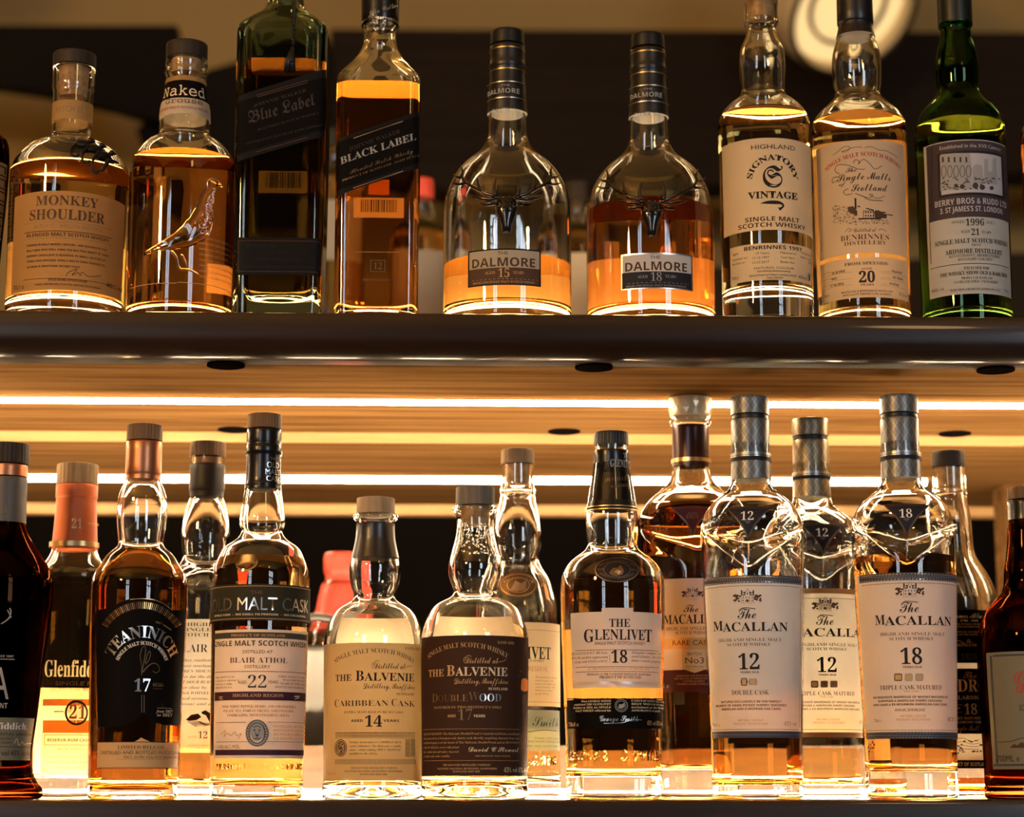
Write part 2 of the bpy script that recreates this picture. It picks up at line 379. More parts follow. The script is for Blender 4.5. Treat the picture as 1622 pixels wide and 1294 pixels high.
class Label:
    """one label: its sheet, rules, pictures and lettering, all in one mesh laid on the bottle"""
    def __init__(s, B, name, lift=0.0, R=None): s.B, s.name, s.mb, s.lift, s.Rf = B, name, MB(), lift, R
    def R(s, z): return float((s.Rf or s.B.R)(z))
    def off(s, k): return .00030 + s.lift + .00009 * k
    def q(s, x, y): return s.B.hit(s.B.ox + x / s.B.k, s.B.oy + y / s.B.k, s.Rf)
    def p(s, t, z, k): return s.B.pos(t, z, s.off(k), s.Rf)
    def grid(s, t0, t1, z0, z1, mat, k, back=False, top=None):
        nt = max(2, int(abs(t1 - t0) / .07) + 1); nz = max(1, int(abs(z1 - z0) / .006) + 1); vs = []; fs = []; B = s.B
        for i in range(nz + 1):
            for j in range(nt + 1):
                t = t0 + (t1 - t0) * j / nt; zt = z1 + (top(2. * j / nt - 1) if top else 0); z = z0 + (zt - z0) * i / nz
                if back:
                    tt = t - 2 * B.ta[-1] if t > B.ta[-1] else t; vs.append(B.pos(tt, z, s.off(k), s.Rf))
                else: vs.append(s.p(t, z, k))
        for i in range(nz):
            for j in range(nt): a = i * (nt + 1) + j; fs.append((a, a + 1, a + nt + 2, a + nt + 1))
        s.mb.add(vs, fs, ink(mat))
    def rect(s, x0, y0, x1, y1, mat, k=1, arch=0):
        xm = (x0 + x1) / 2.; ym = (y0 + y1) / 2.; t0, t1 = s.q(x0, ym)[0], s.q(x1, ym)[0]; z1, z0 = s.q(xm, y0)[1], s.q(xm, y1)[1]
        a = arch / s.B.k * s.B.mp; s.grid(t0, t1, z0, z1, mat, k, top=(lambda f: -a * f * f) if arch else None); return s
    def wrap(s, y0, y1, mat, k=0, deg=180):
        xm = (s.B.cx - s.B.ox) * s.B.k; s.grid(-rad(deg), rad(deg), s.q(xm, y1)[1], s.q(xm, y0)[1], mat, k); return s
    def frame(s, x0, y0, x1, y1, w, mat, k=1):
        s.rect(x0, y0, x1, y0 + w, mat, k); s.rect(x0, y1 - w, x1, y1, mat, k); s.rect(x0, y0 + w, x0 + w, y1 - w, mat, k); s.rect(x1 - w, y0 + w, x1, y1 - w, mat, k); return s
    def hl(s, x0, x1, y, w, mat, k=1): return s.rect(x0, y - w / 2., x1, y + w / 2., mat, k)
    def line(s, pts, w, mat, k=2):
        P = [s.q(x, y) for x, y in pts]; hw = w / 2. / s.B.k * s.B.mp; vs = []; fs = []; R = s.R(P[0][1]); n = len(P)
        for i in range(n):
            dt = (P[min(i + 1, n - 1)][0] - P[max(i - 1, 0)][0]) * R; dz = P[min(i + 1, n - 1)][1] - P[max(i - 1, 0)][1]; l = math.hypot(dt, dz) or 1
            for sg in (1, -1): vs.append(s.p(P[i][0] - sg * dz / l * hw / R, P[i][1] + sg * dt / l * hw, k))
        for i in range(n - 1): fs.append((2 * i, 2 * i + 1, 2 * i + 3, 2 * i + 2))
        s.mb.add(vs, fs, ink(mat)); return s
    def curve(s, pts, w, mat, k=2):
        out = []; n = len(pts)
        for i in range(n - 1):
            p0, p1, p2, p3 = [Vector(pts[max(0, min(n - 1, i + d))]) for d in (-1, 0, 1, 2)]
            for j in range(5): t = j / 5.; out.append(.5 * ((2 * p1) + (p2 - p0) * t + (2 * p0 - 5 * p1 + 4 * p2 - p3) * t * t + (3 * p1 - p0 - 3 * p2 + p3) * t**3))
        out.append(Vector(pts[-1])); return s.line(out, w, mat, k)
    def poly(s, pts, mat, k=2, mx=.004):
        P = [s.q(x, y) for x, y in pts]; R = s.R(P[0][1]); pl = [Vector((t * R, z, 0)) for t, z in P]
        st = [tuple(pl[i] for i in tr) for tr in tessellate_polygon([pl])]; vs = []; fs = []
        while st:
            a, b, c = st.pop(); e = [((a - b).length, 0), ((b - c).length, 1), ((c - a).length, 2)]; m = max(e)
            if m[0] > mx:
                if m[1] == 0: d = (a + b) / 2; st += [(a, d, c), (d, b, c)]
                elif m[1] == 1: d = (b + c) / 2; st += [(a, b, d), (a, d, c)]
                else: d = (c + a) / 2; st += [(a, b, d), (d, b, c)]
            else: i = len(vs); vs += [s.p(v.x / R, v.y, k) for v in (a, b, c)]; fs.append((i, i + 1, i + 2))
        s.mb.add(vs, fs, ink(mat)); return s
    def oval(s, x, y, rx, ry, mat, k=2, n=36): return s.poly([(x + rx * math.cos(2 * math.pi * i / n), y + ry * math.sin(2 * math.pi * i / n)) for i in range(n)], mat, k)
    def ring(s, x, y, rx, ry, w, mat, k=3, n=40): return s.line([(x + rx * math.cos(2 * math.pi * i / n), y + ry * math.sin(2 * math.pi * i / n)) for i in range(n + 1)], w, mat, k)
    def T(s, text, font, x1, x2, y, h, mat='black', k=3, sag=0, y2=None, ext=0.0):
        """lettering from x1 to x2 on the baseline y (at its middle); h = height of the capitals; sag bends it into an arc; y2 slopes it"""
        v, f = glyphs(text, font, .02 if ext else 0)
        if not len(f): return s
        cp = capheight(font); g0, g1 = v[:, 0].min(), v[:, 0].max()
        if x2 is None: wd = (g1 - g0) / cp * h; x1, x2 = x1 - wd / 2., x1 + wd / 2.
        if y2 is None: z1 = z2 = s.q((x1 + x2) / 2., y)[1]; ym = y; t1, t2 = s.q(x1, y)[0], s.q(x2, y)[0]
        else: (t1, z1), (t2, z2) = s.q(x1, y), s.q(x2, y2)
        mm = s.B.mp / s.B.k; hz = h * mm; R = s.R((z1 + z2) / 2); X = (v[:, 0] - g0) / (g1 - g0); Y = v[:, 1] / cp * hz
        if sag:
            Wd = (t2 - t1) * R; hs = abs(sag) * mm; rho = (Wd * Wd / 4 + hs * hs) / (2 * hs); al = math.asin(min(1, Wd / 2 / rho)); sg = 1 if sag > 0 else -1
            if hs > Wd / 2: al = math.pi - al
            a = (2 * X - 1) * al; tt = (t1 + t2) / 2 + (rho + sg * Y) * np.sin(a) / R; zz = (z1 + z2) / 2 + sg * ((rho + sg * Y) * np.cos(a) - rho)
        else: tt = t1 + (t2 - t1) * X; zz = z1 + (z2 - z1) * X + Y
        if y2 is not None and not sag: sl = (z2 - z1) / max(1e-6, (t2 - t1) * R); tt = tt - Y * sl / R * .35
        if ext: vs = [s.B.pos(a, b, ext * (c / .02) + .0002) for a, b, c in zip(tt, zz, v[:, 2])]
        else: vs = [s.p(a, b, k) for a, b in zip(tt, zz)]
        s.mb.add(vs, f, ink(mat) if isinstance(mat, str) else mat); return s
    def para(s, lines, font, x, y, dy, h, mat='black', align=0, x2=None):
        for i, ln in enumerate(lines):
            if not ln: continue
            if x2 is not None: s.T(ln, font, x, x2, y + dy * i, h, mat); continue
            v, f = glyphs(ln, font)
            if not len(f): continue
            wd = (v[:, 0].max() - v[:, 0].min()) / capheight(font) * h; a = x if align < 0 else (x - wd if align > 0 else x - wd / 2.)
            s.T(ln, font, a, a + wd, y + dy * i, h, mat)
        return s
    def done(s, label=None):
        o = s.mb.build(s.name, s.B.root, smooth=True); P = s.B.parts
        if s.name in ('neck_print', 'cap_print', 'capsule_rings', 'capsule_band', 'capsule_print'):
            own = P.get('capsule') or P.get('screw_cap')
            if own is not None: o.parent = own
        if label: o['label'] = label
        return o

# ================================================================== the room and the shelves
ZB = at(811, 567, 0.0).z                # underside of the upper shelf
ZU = at(811, 495.5, 0.0).z              # top of the upper shelf
mdk = wood('dark_shelf_wood', (.008, .0035, .0016), (.028, .012, .005), .35, spec=.25, coat=.55)
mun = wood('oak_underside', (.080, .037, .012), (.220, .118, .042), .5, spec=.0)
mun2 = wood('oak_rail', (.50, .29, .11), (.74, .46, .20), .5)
malu = plain('led_channel', (.45, .42, .38), .4, .9); mplas = plain('wall_plaster', (.52, .36, .13), .85)
X0, X1 = -1.25, 1.25
def nosing(mb, zt, zb, m):
    pr = [(.03, zt), (.004, zt), (.0012, zt - .0012), (0, zt - .004), (0, zt - .017)]
    n = 9
    for i in range(1, n + 1): q = math.pi / 2 * i / n; pr.append((.016 * (1 - math.cos(q)), zt - .017 - (zt - .017 - zb) * math.sin(q)))
    pr += [(.03, zb)]
    vs = [(x, y, z) for x in (X0, X1) for y, z in pr]; k = len(pr); fs = [(i, i + 1, k + i + 1, k + i) for i in range(k - 1)]
    fs += [(k - 1, 0, k, 2 * k - 1), tuple(range(k - 1, -1, -1)), tuple(range(k, 2 * k))]; mb.add(vs, fs, m)
def shelf(name, zt, zb, label, under):
    o = empty(name, (0, 0, zt)); tag(o, label, 'shelf')
    mb = MB(); nosing(mb, zt, zb, mdk); n = mb.build('front_edge', o); n.data.set_sharp_from_angle(angle=rad(35))
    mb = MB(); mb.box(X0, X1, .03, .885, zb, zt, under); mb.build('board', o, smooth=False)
    return o
up = shelf('bar_shelf', ZU, ZB, 'upper dark wooden bar shelf with glossy rounded front edge', mun)
lo = shelf('bar_shelf', ZL, ZL - .034, 'lower dark wooden bar shelf along the bottom of the picture', mdk)
yr = at_z(811, 688, ZB).y; yb = at_z(811, 800, ZB - .006).y
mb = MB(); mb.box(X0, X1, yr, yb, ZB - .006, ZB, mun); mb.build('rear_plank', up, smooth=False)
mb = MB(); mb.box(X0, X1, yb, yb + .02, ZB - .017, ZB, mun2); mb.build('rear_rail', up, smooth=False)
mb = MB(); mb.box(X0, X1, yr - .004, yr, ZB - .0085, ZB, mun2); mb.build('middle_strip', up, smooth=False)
# posts and counter that carry the shelves
for x in (-1.2, .605, 1.22):
    p = MB(); p.box(x - .022, x + .022, .60, .645, ZL, ZB - .006, mun)
    o = p.build('shelf_post', None, False); tag(o, 'square wooden post between the two shelves' + (' at the right side' if x == .605 else ' far along the shelf' if x > 1 else ' at the far left end'), 'post', 'posts between the shelves')
o = None
mb = MB(); mb.tube([at(1528, 762, .62), at(1597, 712, .62)], [.004, .004], malu); o = mb.build('shelf_brace'); tag(o, 'thin diagonal metal brace running up to the wooden post', 'brace')
mb = MB(); mb.box(X0, X1, .05, .85, .0, ZL - .034, mdk); o = mb.build('bar_counter', None, False); tag(o, 'dark wooden bar counter under the lower shelf', 'counter')
mb = MB(); mb.box(X0 - .03, X0, 0, .885, 0, ZU + .9, mdk); o = mb.build('bar_end_panel', None, False); tag(o, 'dark end panel at the far left of the bar shelves', 'panel', 'bar end panels')
mb = MB(); mb.box(X1, X1 + .03, 0, .885, 0, ZU + .9, mdk); o = mb.build('bar_end_panel', None, False); tag(o, 'dark end panel at the far right of the bar shelves', 'panel', 'bar end panels')
mris = wood('riser_wood', (.05, .023, .007), (.115, .06, .022), .5)
mris2 = wood('riser_pale', (.50, .33, .16), (.70, .50, .27), .5)
ZR = ZL + .044
mb = MB(); mb.box(X0, X1, .315, .585, ZL, ZR, mris); o = mb.build('wooden_riser', None, False); tag(o, 'low wooden step on the lower shelf behind the bottles', 'riser')
mb = MB(); mb.box(X0, X1, .545, .70, ZU, ZU + .042, mris2); o = mb.build('wooden_riser', None, False); tag(o, 'added pale wooden step bouncing strip light behind the upper bottles', 'riser')  # added to throw strip light back through the upper bottles
# led strips
def led(label, x0, x1, y, z, w, face, strength, h=.003):
    o = empty('led_strip', ((x0 + x1) / 2, y, z)); tag(o, label, 'light strip', 'warm light strips of the bar shelves')
    c = MB(); s = 1 if face > 0 else -1
    c.box(x0, x1, y - w / 2 - .002, y + w / 2 + .002, min(z, z + s * .0008), max(z, z + s * .0008), malu); c.build('channel', o, False)
    n = 12; vs = []; fs = []
    for x in (x0 + .002, x1 - .002):
        for i in range(n + 1): q = math.pi * i / n; vs.append((x, y - w / 2 * math.cos(q), z + s * (.0008 + h * math.sin(q))))
    for i in range(n): fs.append((i, i + 1, n + 2 + i, n + 1 + i))
    fs += [tuple(range(n + 1)), tuple(range(2 * n + 1, n, -1))]
    d = MB(); d.add(vs, fs, glow('led_glow_%g' % strength, LED_WARM, strength)); d.build('diffuser', o)
y1 = at_z(811, 634, ZB).y; y2 = at_z(811, 756, ZB - .006).y
led('front light strip under the upper shelf, the upper bright line', X0, X1, y1, ZB, .006, -1, LED_TOP, .004)
led('rear light strip under the upper shelf, the lower bright line', X0, at_z(1472, 757, ZB - .006).x, y2, ZB - .0062, .009, -1, LED_TOP, .005)
led('light strip lying on the lower shelf behind the bottles', X0, X1, .207, ZL, .014, 1, LED_LOW + .01, .006)
led('added hidden light strip lying on the upper shelf close behind the bottles', X0, X1, .135, ZU, .014, 1, LED_UP, .006)  # added out of sight to supply the glow in the upper bottles
led('added hidden light strip lying on the middle of the upper shelf', X0, X1, .50, ZU, .016, 1, LED_UP * 2.6, .006)  # added to brighten the liquid surfaces seen from below
# recessed spots, switched off
for u, v, lab in ((352, 566, 'left spot near the front edge'), (945, 568.5, 'spot near the front edge, right of the middle'), (1590, 575, 'spot near the front edge at the right'),
                  (375, 687, 'left spot farther back above the black capsule bottle'), (891, 690, 'middle spot farther back'), (1505, 691, 'right spot farther back')):
    p = at_z(u, v, ZB); mb = MB(); n = 32
    y = p.y if v > 600 else max(p.y, .0305); y = min(y, yr - .02)
    rr = .0145
    vs = [(p.x + rr * math.sin(6.2832 * i / n), y + rr * math.cos(6.2832 * i / n), ZB - .0015) for i in range(n)] + [(p.x + rr * math.sin(6.2832 * i / n), y + rr * math.cos(6.2832 * i / n), ZB) for i in range(n)]
    mb.add(vs, [tuple(range(n - 1, -1, -1))] + [(i, (i + 1) % n, n + (i + 1) % n, n + i) for i in range(n)], plain('spot_black', (.004, .003, .003), .9, spec=.0))
    o = mb.build('recessed_spotlight', None, False); tag(o, 'small dark round ' + lab + ' in the shelf underside', 'spotlight', 'recessed spots of the upper shelf')

mpan = wood('wall_panelling', (.014, .008, .004), (.04, .022, .011), .6)
# the room
def slab(name, x0, x1, y0, y1, z0, z1, m):
    b = MB(); b.box(x0, x1, y0, y1, z0, z1, m); o = b.build(name, None, False); o['kind'] = 'structure'; return o
mfl = wood('floor_wood', (.05, .028, .014), (.12, .07, .035), .45, (2, 14, 14))
mce = plain('ceiling_paint', (.66, .46, .17), .9)
slab('floor', -3.2, 3.2, -4.2, 3.4, -.05, 0, mfl); slab('ceiling', -3.2, 3.2, -4.2, 3.4, 3.35, 3.4, mce)
slab('wall_back', -3.2, 3.2, 3.3, 3.4, 0, 3.35, mplas); slab('wall_left', -3.25, -3.2, -4.2, 3.4, 0, 3.35, mpan); slab('wall_right', 3.2, 3.25, -4.2, 3.4, 0, 3.35, mpan)
WX = [(-1.95, -1.35), (1.6, 2.5)]; WZ = (1.35, 3.0); yf = -3.9
xs = [-3.2] + [a for w in WX for a in w] + [3.2]
for i in range(0, len(xs), 2): slab('wall_front' if i == 0 else 'wall_front.%03d' % (i // 2), xs[i], xs[i + 1], yf - .1, yf, 0, 3.35, mpan)
mfr = plain('window_paint', (.55, .53, .50), .5); sky = glow('window_daylight', (.74, .86, 1.0), WINDOW)
for i, (a, b) in enumerate(WX):
    slab('wall_front.%03d' % (10 + i), a, b, yf - .1, yf, 0, WZ[0], mpan); slab('wall_front.%03d' % (20 + i), a, b, yf - .1, yf, WZ[1], 3.35, mpan)
    w = empty('window_%d' % (i + 1), ((a + b) / 2, yf, WZ[0])); w['kind'] = 'structure'
    m = MB(); m.box(a, b, yf - .06, yf - .055, WZ[0], WZ[1], sky); g = m.build('pane', w, False)
    m = MB()
    for x in (a, (a + b) / 2, b): m.box(x - .025, x + .025, yf - .05, yf - .01, WZ[0], WZ[1], mfr)
    for z in (WZ[0] + .03, WZ[0] + .55, WZ[0] + 1.1, WZ[1] - .03): m.box(a, b, yf - .05, yf - .012, z - .02, z + .02, mfr)
    m.build('window_frame', w, False)
# dark woodwork of the far side of the bar, seen blurred over the upper shelf
mdw = wood('dark_bulkhead', (.010, .0055, .0025), (.020, .011, .005), .7, spec=.2)
def far(name, label, cat, pts, y, dep, m):
    """solid panel with the given outline (seen corners) standing at depth y"""
    P = [at(u, v, y) for u, v in pts]; n = len(P); vs = [(p.x, y, p.z) for p in P] + [(p.x, y + dep, p.z) for p in P]
    b = MB(); b.add(vs, [tuple(range(n)), tuple(range(2 * n - 1, n - 1, -1))] + [(i, n + i, n + (i + 1) % n, (i + 1) % n) for i in range(n)], m)
    o = b.build(name, None, False); tag(o, label, cat); return o
far('wooden_bulkhead', 'long dark wooden bulkhead high behind the upper bottles', 'bulkhead', [(523, 46), (2100, 54), (2100, 272), (1560, 272), (1200, 290), (700, 300), (523, 250)], 2.75, .12, mdw)
far('dark_display_panel', 'dark slanting panel high up behind the two leftmost bottles', 'panel', [(-500, 40), (281, 40), (283, 200), (180, 168), (60, 142), (-500, 60)], 2.65, .06, plain('panel_black', (.006, .004, .0025), .8, spec=.2))
far('dark_cupboard', 'dark cupboard behind the square bottles', 'cupboard', [(215, 205), (330, 110), (520, 60), (522, 330), (300, 330), (235, 260)], 2.72, .1, plain('cupboard_black', (.008, .005, .003), .8, spec=.2))
far('back_counter', 'dark counter low behind the upper bottles on the right', 'counter', [(640, 400), (700, 415), (760, 430), (1300, 420), (1600, 400), (2100, 400), (2100, 640), (640, 640)], 2.5, .3, plain('counter_black', (.02, .013, .006), .7, spec=.2))
far('dark_partition', 'dark wooden partition across the room behind the lower shelf', 'partition', [(-700, 805), (2300, 805), (2300, 1330), (-700, 1330)], 1.9, .05, plain('partition_black', (.006, .004, .003), .8, spec=.2))
# big cream lamp hanging on the right
def lamp():
    y = 2.45; c = at(1335, 0, y); k = mpp(y, 50); o = empty('ceiling_lamp', (c.x, y, 3.35)); tag(o, 'large cream round spotlight hanging from the ceiling behind the upper bottles', 'lamp')
    mcr = plain('lamp_cream', (.82, .66, .38), .5); mk = plain('lamp_dark', (.03, .022, .012), .5)
    ax = Vector((.30, -.62, -.72)).normalized(); a = ax.cross(Vector((0, 0, 1))).normalized(); b = a.cross(ax)
    def rev(rows, m, name):
        n = 48; vs = []; fs = []
        for h, r in rows:
            for j in range(n): q = 2 * math.pi * j / n; vs.append(c + ax * h + (a * math.cos(q) + b * math.sin(q)) * r)
        for i in range(len(rows) - 1):
            for j in range(n): fs.append((i * n + j, i * n + (j + 1) % n, (i + 1) * n + (j + 1) % n, (i + 1) * n + j))
        mb = MB(); mb.add(vs, fs, m); p = mb.build(name, o); return p
    R = 112 * k
    rev([(-.20, .02), (-.20, R * .75), (-.16, R * .9), (0, R), (.05, R), (.05, R * .93), (.02, R * .90)], mcr, 'lamp_head'); rev([(.02, R * .90), (.012, R * .5), (.01, .0)], glow('lamp_face', (1, .66, .28), .75), 'diffuser')
    rev([(.052, R * .985), (.060, R * .985), (.060, R * .93), (.052, R * .93)], mk, 'rim')
    rev([(.022, R * .62), (.030, R * .62), (.030, R * .56), (.022, R * .56)], mk, 'ring')
    rev([(-.02, R * 1.0), (-.02, R * 1.05), (.0, R * 1.05), (.0, R * 1.0)], mcr, 'collar')
    mb = MB(); mb.tube([c - ax * .19, c - ax * .22 + Vector((0, 0, .1)), Vector((c.x - ax.x * .22, c.y - ax.y * .22, 3.352))], [.02, .02, .02], mcr); mb.build('stem', o)
lamp()
# added unseen warm lamps: fill for the far background and the label fronts
def bulb(name, label, loc, r, s):
    o = empty(name, loc); tag(o, label, 'lamp', 'added warm globe lamps out of view')
    mb = MB(); mb.ball(loc, r, glow('globe_%g' % s, (1, .57, .20), s), None, 20, 14); mb.build('globe', o)
    mb = MB(); mb.tube([Vector(loc) + Vector((0, 0, r * .95)), (loc[0], loc[1], 3.351)], [.008, .008], MATS['black_plastic']); mb.build('cord', o)
bulb('fill_lamp', 'added unseen globe lamp over the far side of the room on the left', (-1.3, 1.55, 2.95), .09, 9)
bulb('fill_lamp', 'added unseen globe lamp over the far side of the room in the middle', (.30, 1.6, 3.12), .09, 9)
bulb('fill_lamp', 'added unseen globe lamp over the far side of the room on the right', (1.7, 1.5, 2.95), .09, 9)
bulb('fill_lamp', 'added unseen globe lamp hanging over the guests behind the camera', (-1.75, -1.9, 2.35), .12, 160)  # added warm fill from the left for the label fronts
bulb('fill_lamp', 'added unseen globe lamp hanging over the guests behind the camera on the right', (.95, -2.3, 2.75), .11, 8)

# ================================================================== the bottles on the upper shelf
GU, GL_ = 'whisky bottles on the upper shelf', 'whisky bottles on the lower shelf'
AMBER, GOLD, PALE, DEEP, DARK = (.80, .36, .085), (.90, .55, .18), (.95, .74, .40), (.66, .22, .04), (.34, .10, .02)
# far left edge, only a sliver in view
b = Bottle('tapered bottle with a printed label beside the three-monkey bottle, cut off by the left edge', -36, .055, ZU, [(130, 14), (200, 15), (214, 34), (222, 45), (240, 49), (260, 50), (400, 44), (521, 38)], 250, DARK, 'brown_glass', group=GU)
L = Label(b, 'front_label').rect(-75, 250, 11, 478, 'paper_tan', 0)
for i in range(5): L.frame(-30, 262 + 20 * i, -12, 278 + 20 * i, 2, 'black'); L.frame(-8, 262 + 20 * i, 8, 278 + 20 * i, 2, 'black')
L.rect(-60, 368, 8, 390, 'black', 1).T('EST', 'G', -30, 7, 386, 13, 'cream').para(['PRODUCT OF', 'SCOTLAND', 'MALT WHISKY'], 'r', -25, 410, 18, 8); L.done()
b.turned('stopper', [(120, 20), (152, 20)], 'dark_cap')

# three monkeys
b = Bottle('squat round bottle with three small dark metal monkeys on its shoulder', 110, .055, ZU,
           [(110, 33), (142, 33), (144, 31.3), (200, 31), (216, 32), (226, 42), (235, 62), (250, 79), (265, 88), (280, 92), (300, 92), (490, 91.5), (521, 91)], 275, GOLD, base=.0165, group=GU, vref=300)
b.turned('stopper', [(87, 33.5), (108, 33.5)], 'dark_cap'); b.turned('cork', [(109, 24), (156, 21)], 'cork')
b.crop(10, 80, 6.47)
L = Label(b, 'neck_label').wrap(502, 695, 'paper_tan', 0).T('BATCH 27', 'g', 515, 780, 628, 62, 'faint'); L.done()
mb = MB(); m = MATS['chrome_black']; m2 = plain('dark_metal', (.018, .014, .012), .42, .7)
for (hx, hy), body, tail, arm in (((848, 938), [(720, 962, 26), (780, 960, 36), (840, 965, 30)], [(715, 965, 14), (668, 1010, 14), (660, 1060, 13), (700, 1092, 12), (738, 1082, 12)], [(830, 985, 16), (800, 1030, 13), (770, 1062, 12)]),
                                  ((952, 988), [(815, 1010, 30), (880, 1012, 38), (945, 1020, 32)], [(800, 1030, 15), (770, 1085, 14), (782, 1140, 13), (815, 1165, 12), (845, 1150, 12)], [(930, 1045, 17), (900, 1090, 13), (870, 1125, 12)]),
                                  ((1045, 1062), [(915, 1085, 32), (980, 1085, 42), (1045, 1095, 34)], [(890, 1110, 16), (866, 1170, 15), (875, 1230, 14), (905, 1262, 13), (935, 1248, 13)], [(1020, 1130, 24), (992, 1190, 17), (955, 1250, 14)])):
    b.tube(mb, [(x, y, r * 1.3) for x, y, r in body], m2, .003, 10, .6); b.tube(mb, tail, m2, .002); b.tube(mb, [(x, y, r * 1.25) for x, y, r in arm], m2, .003); b.blob(mb, hx, hy, 34, 31, 26, m2, .004); b.blob(mb, tail[-1][0], tail[-1][1] - 8, 20, 16, 16, m2, .002)
    b.blob(mb, hx + 22, hy + 10, 14, 12, 14, m2, .005); b.blob(mb, hx - 16, hy - 14, 10, 10, 8, m2, .004)
b.tube(mb, [(1035, 1130, 22), (1075, 1145, 18), (1110, 1155, 14)], m2, .003)
mb.build('monkey_emblem', b.root)
b.crop(10, 290, 6.16)
L = Label(b, 'front_label').rect(70, 78, 1140, 1045, 'paper_tan', 0, arch=10)
L.T('MONKEY', 'b', 292, 895, 215, 92, 'brown').T('SHOULDER', 'b', 232, 955, 355, 98, 'brown').hl(180, 1035, 385, 5, 'faint').hl(180, 1035, 472, 7, 'brown').hl(180, 1035, 540, 5, 'faint')
L.T('BATCH 27 - SMOOTH AND RICH', 'g', 275, 935, 440, 36, 'faint').T('BLENDED MALT SCOTCH WHISKY', 'G', 205, 1000, 520, 33, 'brown')
for i, (t, x2) in enumerate((('STEEPED IN MALT WHISKY HISTORY, AND INSPIRED BY THE', 975), ('MALT MEN WHO STILL TURN THE MALTING BARLEY BY HAND,', 1000), ('MONKEY SHOULDER IS BLENDED IN SMALL BATCHES OF', 965), ('THREE FINE SPEYSIDE SINGLE MALTS THEN MARRIED TO', 960), ('ACHIEVE A SMOOTHER, RICHER TASTE', 715))):
    L.T(t, 'G', 205, x2, 612 + 52 * i, 20, 'brown')
L.curve([(580, 910), (610, 870), (690, 840), (640, 900), (700, 875), (720, 905), (740, 870), (800, 912), (920, 905)], 6, 'brown').hl(170, 1035, 935, 5, 'brown')
L.T('DISTILLED, MATURED & BOTTLED IN SCOTLAND', 'G', 410, 785, 958, 20, 'brown').T('W GRANT & SONS DISTILLERS LTD, DUFFTOWN, BANFFSHIRE, SCOTLAND AB55 4DH', 'G', 280, 915, 1000, 18, 'brown')
L.T('70cl e', 'g', 75, 175, 1040, 45, 'brown').T('40% vol', 'G', 970, 1130, 1035, 42, 'brown'); L.done()
b.back(372, 478, 62, 'paper_back')

# bird in relief
b = Bottle('round amber bottle with a bird in relief and black and cream neck label', 289.5, .055, ZU,
           [(97, 32.5), (104, 33.3), (110, 31.5), (117, 33.5), (122, 31.5), (128, 31.2), (156, 35), (184, 39.4), (207, 39.2), (216, 41), (230, 60), (245, 73), (259, 80), (275, 83), (290, 83.5), (490, 83), (521, 82)], 257, AMBER, base=.0105, group=GU, vref=300)
b.turned('stopper', [(71, 32.5), (95.5, 32.5)], 'dark_cap'); b.turned('cork', [(97, 25), (118, 23)], 'cork')
b.crop(200, 60, 6.472)
L = Label(b, 'neck_label').wrap(385, 430, 'paper_tan').wrap(430, 612, 'paper_black').wrap(612, 775, 'paper_cream').T('Naked', 't', 392, 797, 588, 105, 'cream').T('Grouse', 't', 408, 775, 664, 52, 'brown')
L.T('BLENDED MALT SCOTCH WHISKY', 't', 350, 835, 722, 24, 'red'); L.done()
b.crop(200, 260, 5.39); mb = MB(); g = MATS['clear_glass']
b.tube(mb, [(745, 150, 40), (725, 205, 48), (690, 260, 45), (672, 330, 62), (660, 430, 100), (610, 540, 120), (500, 620, 95), (360, 680, 55), (150, 770, 12)], g, -.0012, 14, .22)
b.tube(mb, [(770, 165, 22), (812, 196, 6)], g, .001); b.tube(mb, [(385, 740, 14), (430, 800, 12), (455, 890, 12), (540, 900, 12), (620, 945, 10)], g, 0); b.tube(mb, [(470, 770, 14), (500, 830, 12), (520, 885, 10)], g, 0)
bird = mb.build('bird_relief', b.root); mb = MB(); random.seed(5)
for k in range(150):
    t = random.random(); x, y = (735 - 110 * t + random.uniform(-34, 60) * (t + .25), 215 + 390 * t + random.uniform(-15, 15)); b.blob(mb, x, y, 5, 5, 5, plain('sparkle_bead', (.85, .88, .95), .10, .9), .0018)  # mirror-bright beads stand in for sparkles on the relief
b.tube(mb, [(690, 205, 5), (685, 160, 5), (720, 128, 5), (765, 135, 5), (785, 165, 4)], MATS['sparkle_bead'], .0016)
b.parts['bird'] = mb.build('sparkle_beads', b.root); b.parts['bird'].parent = bird
L = Label(b, 'embossed_print')
for i in range(8): L.T('GROUSE AND MALT CASK', 't', 620, 905, 660 + i * 47, 15, 'tan')
L.hl(40, 430, 1022, 5, 'tan').hl(440, 905, 1030, 5, 'tan'); L.done()
L = Label(b, 'back_label'); L.grid(math.pi - 1.2, math.pi - .1, b.zv(452), b.zv(405), 'paper_back', 0, back=True); L.done()

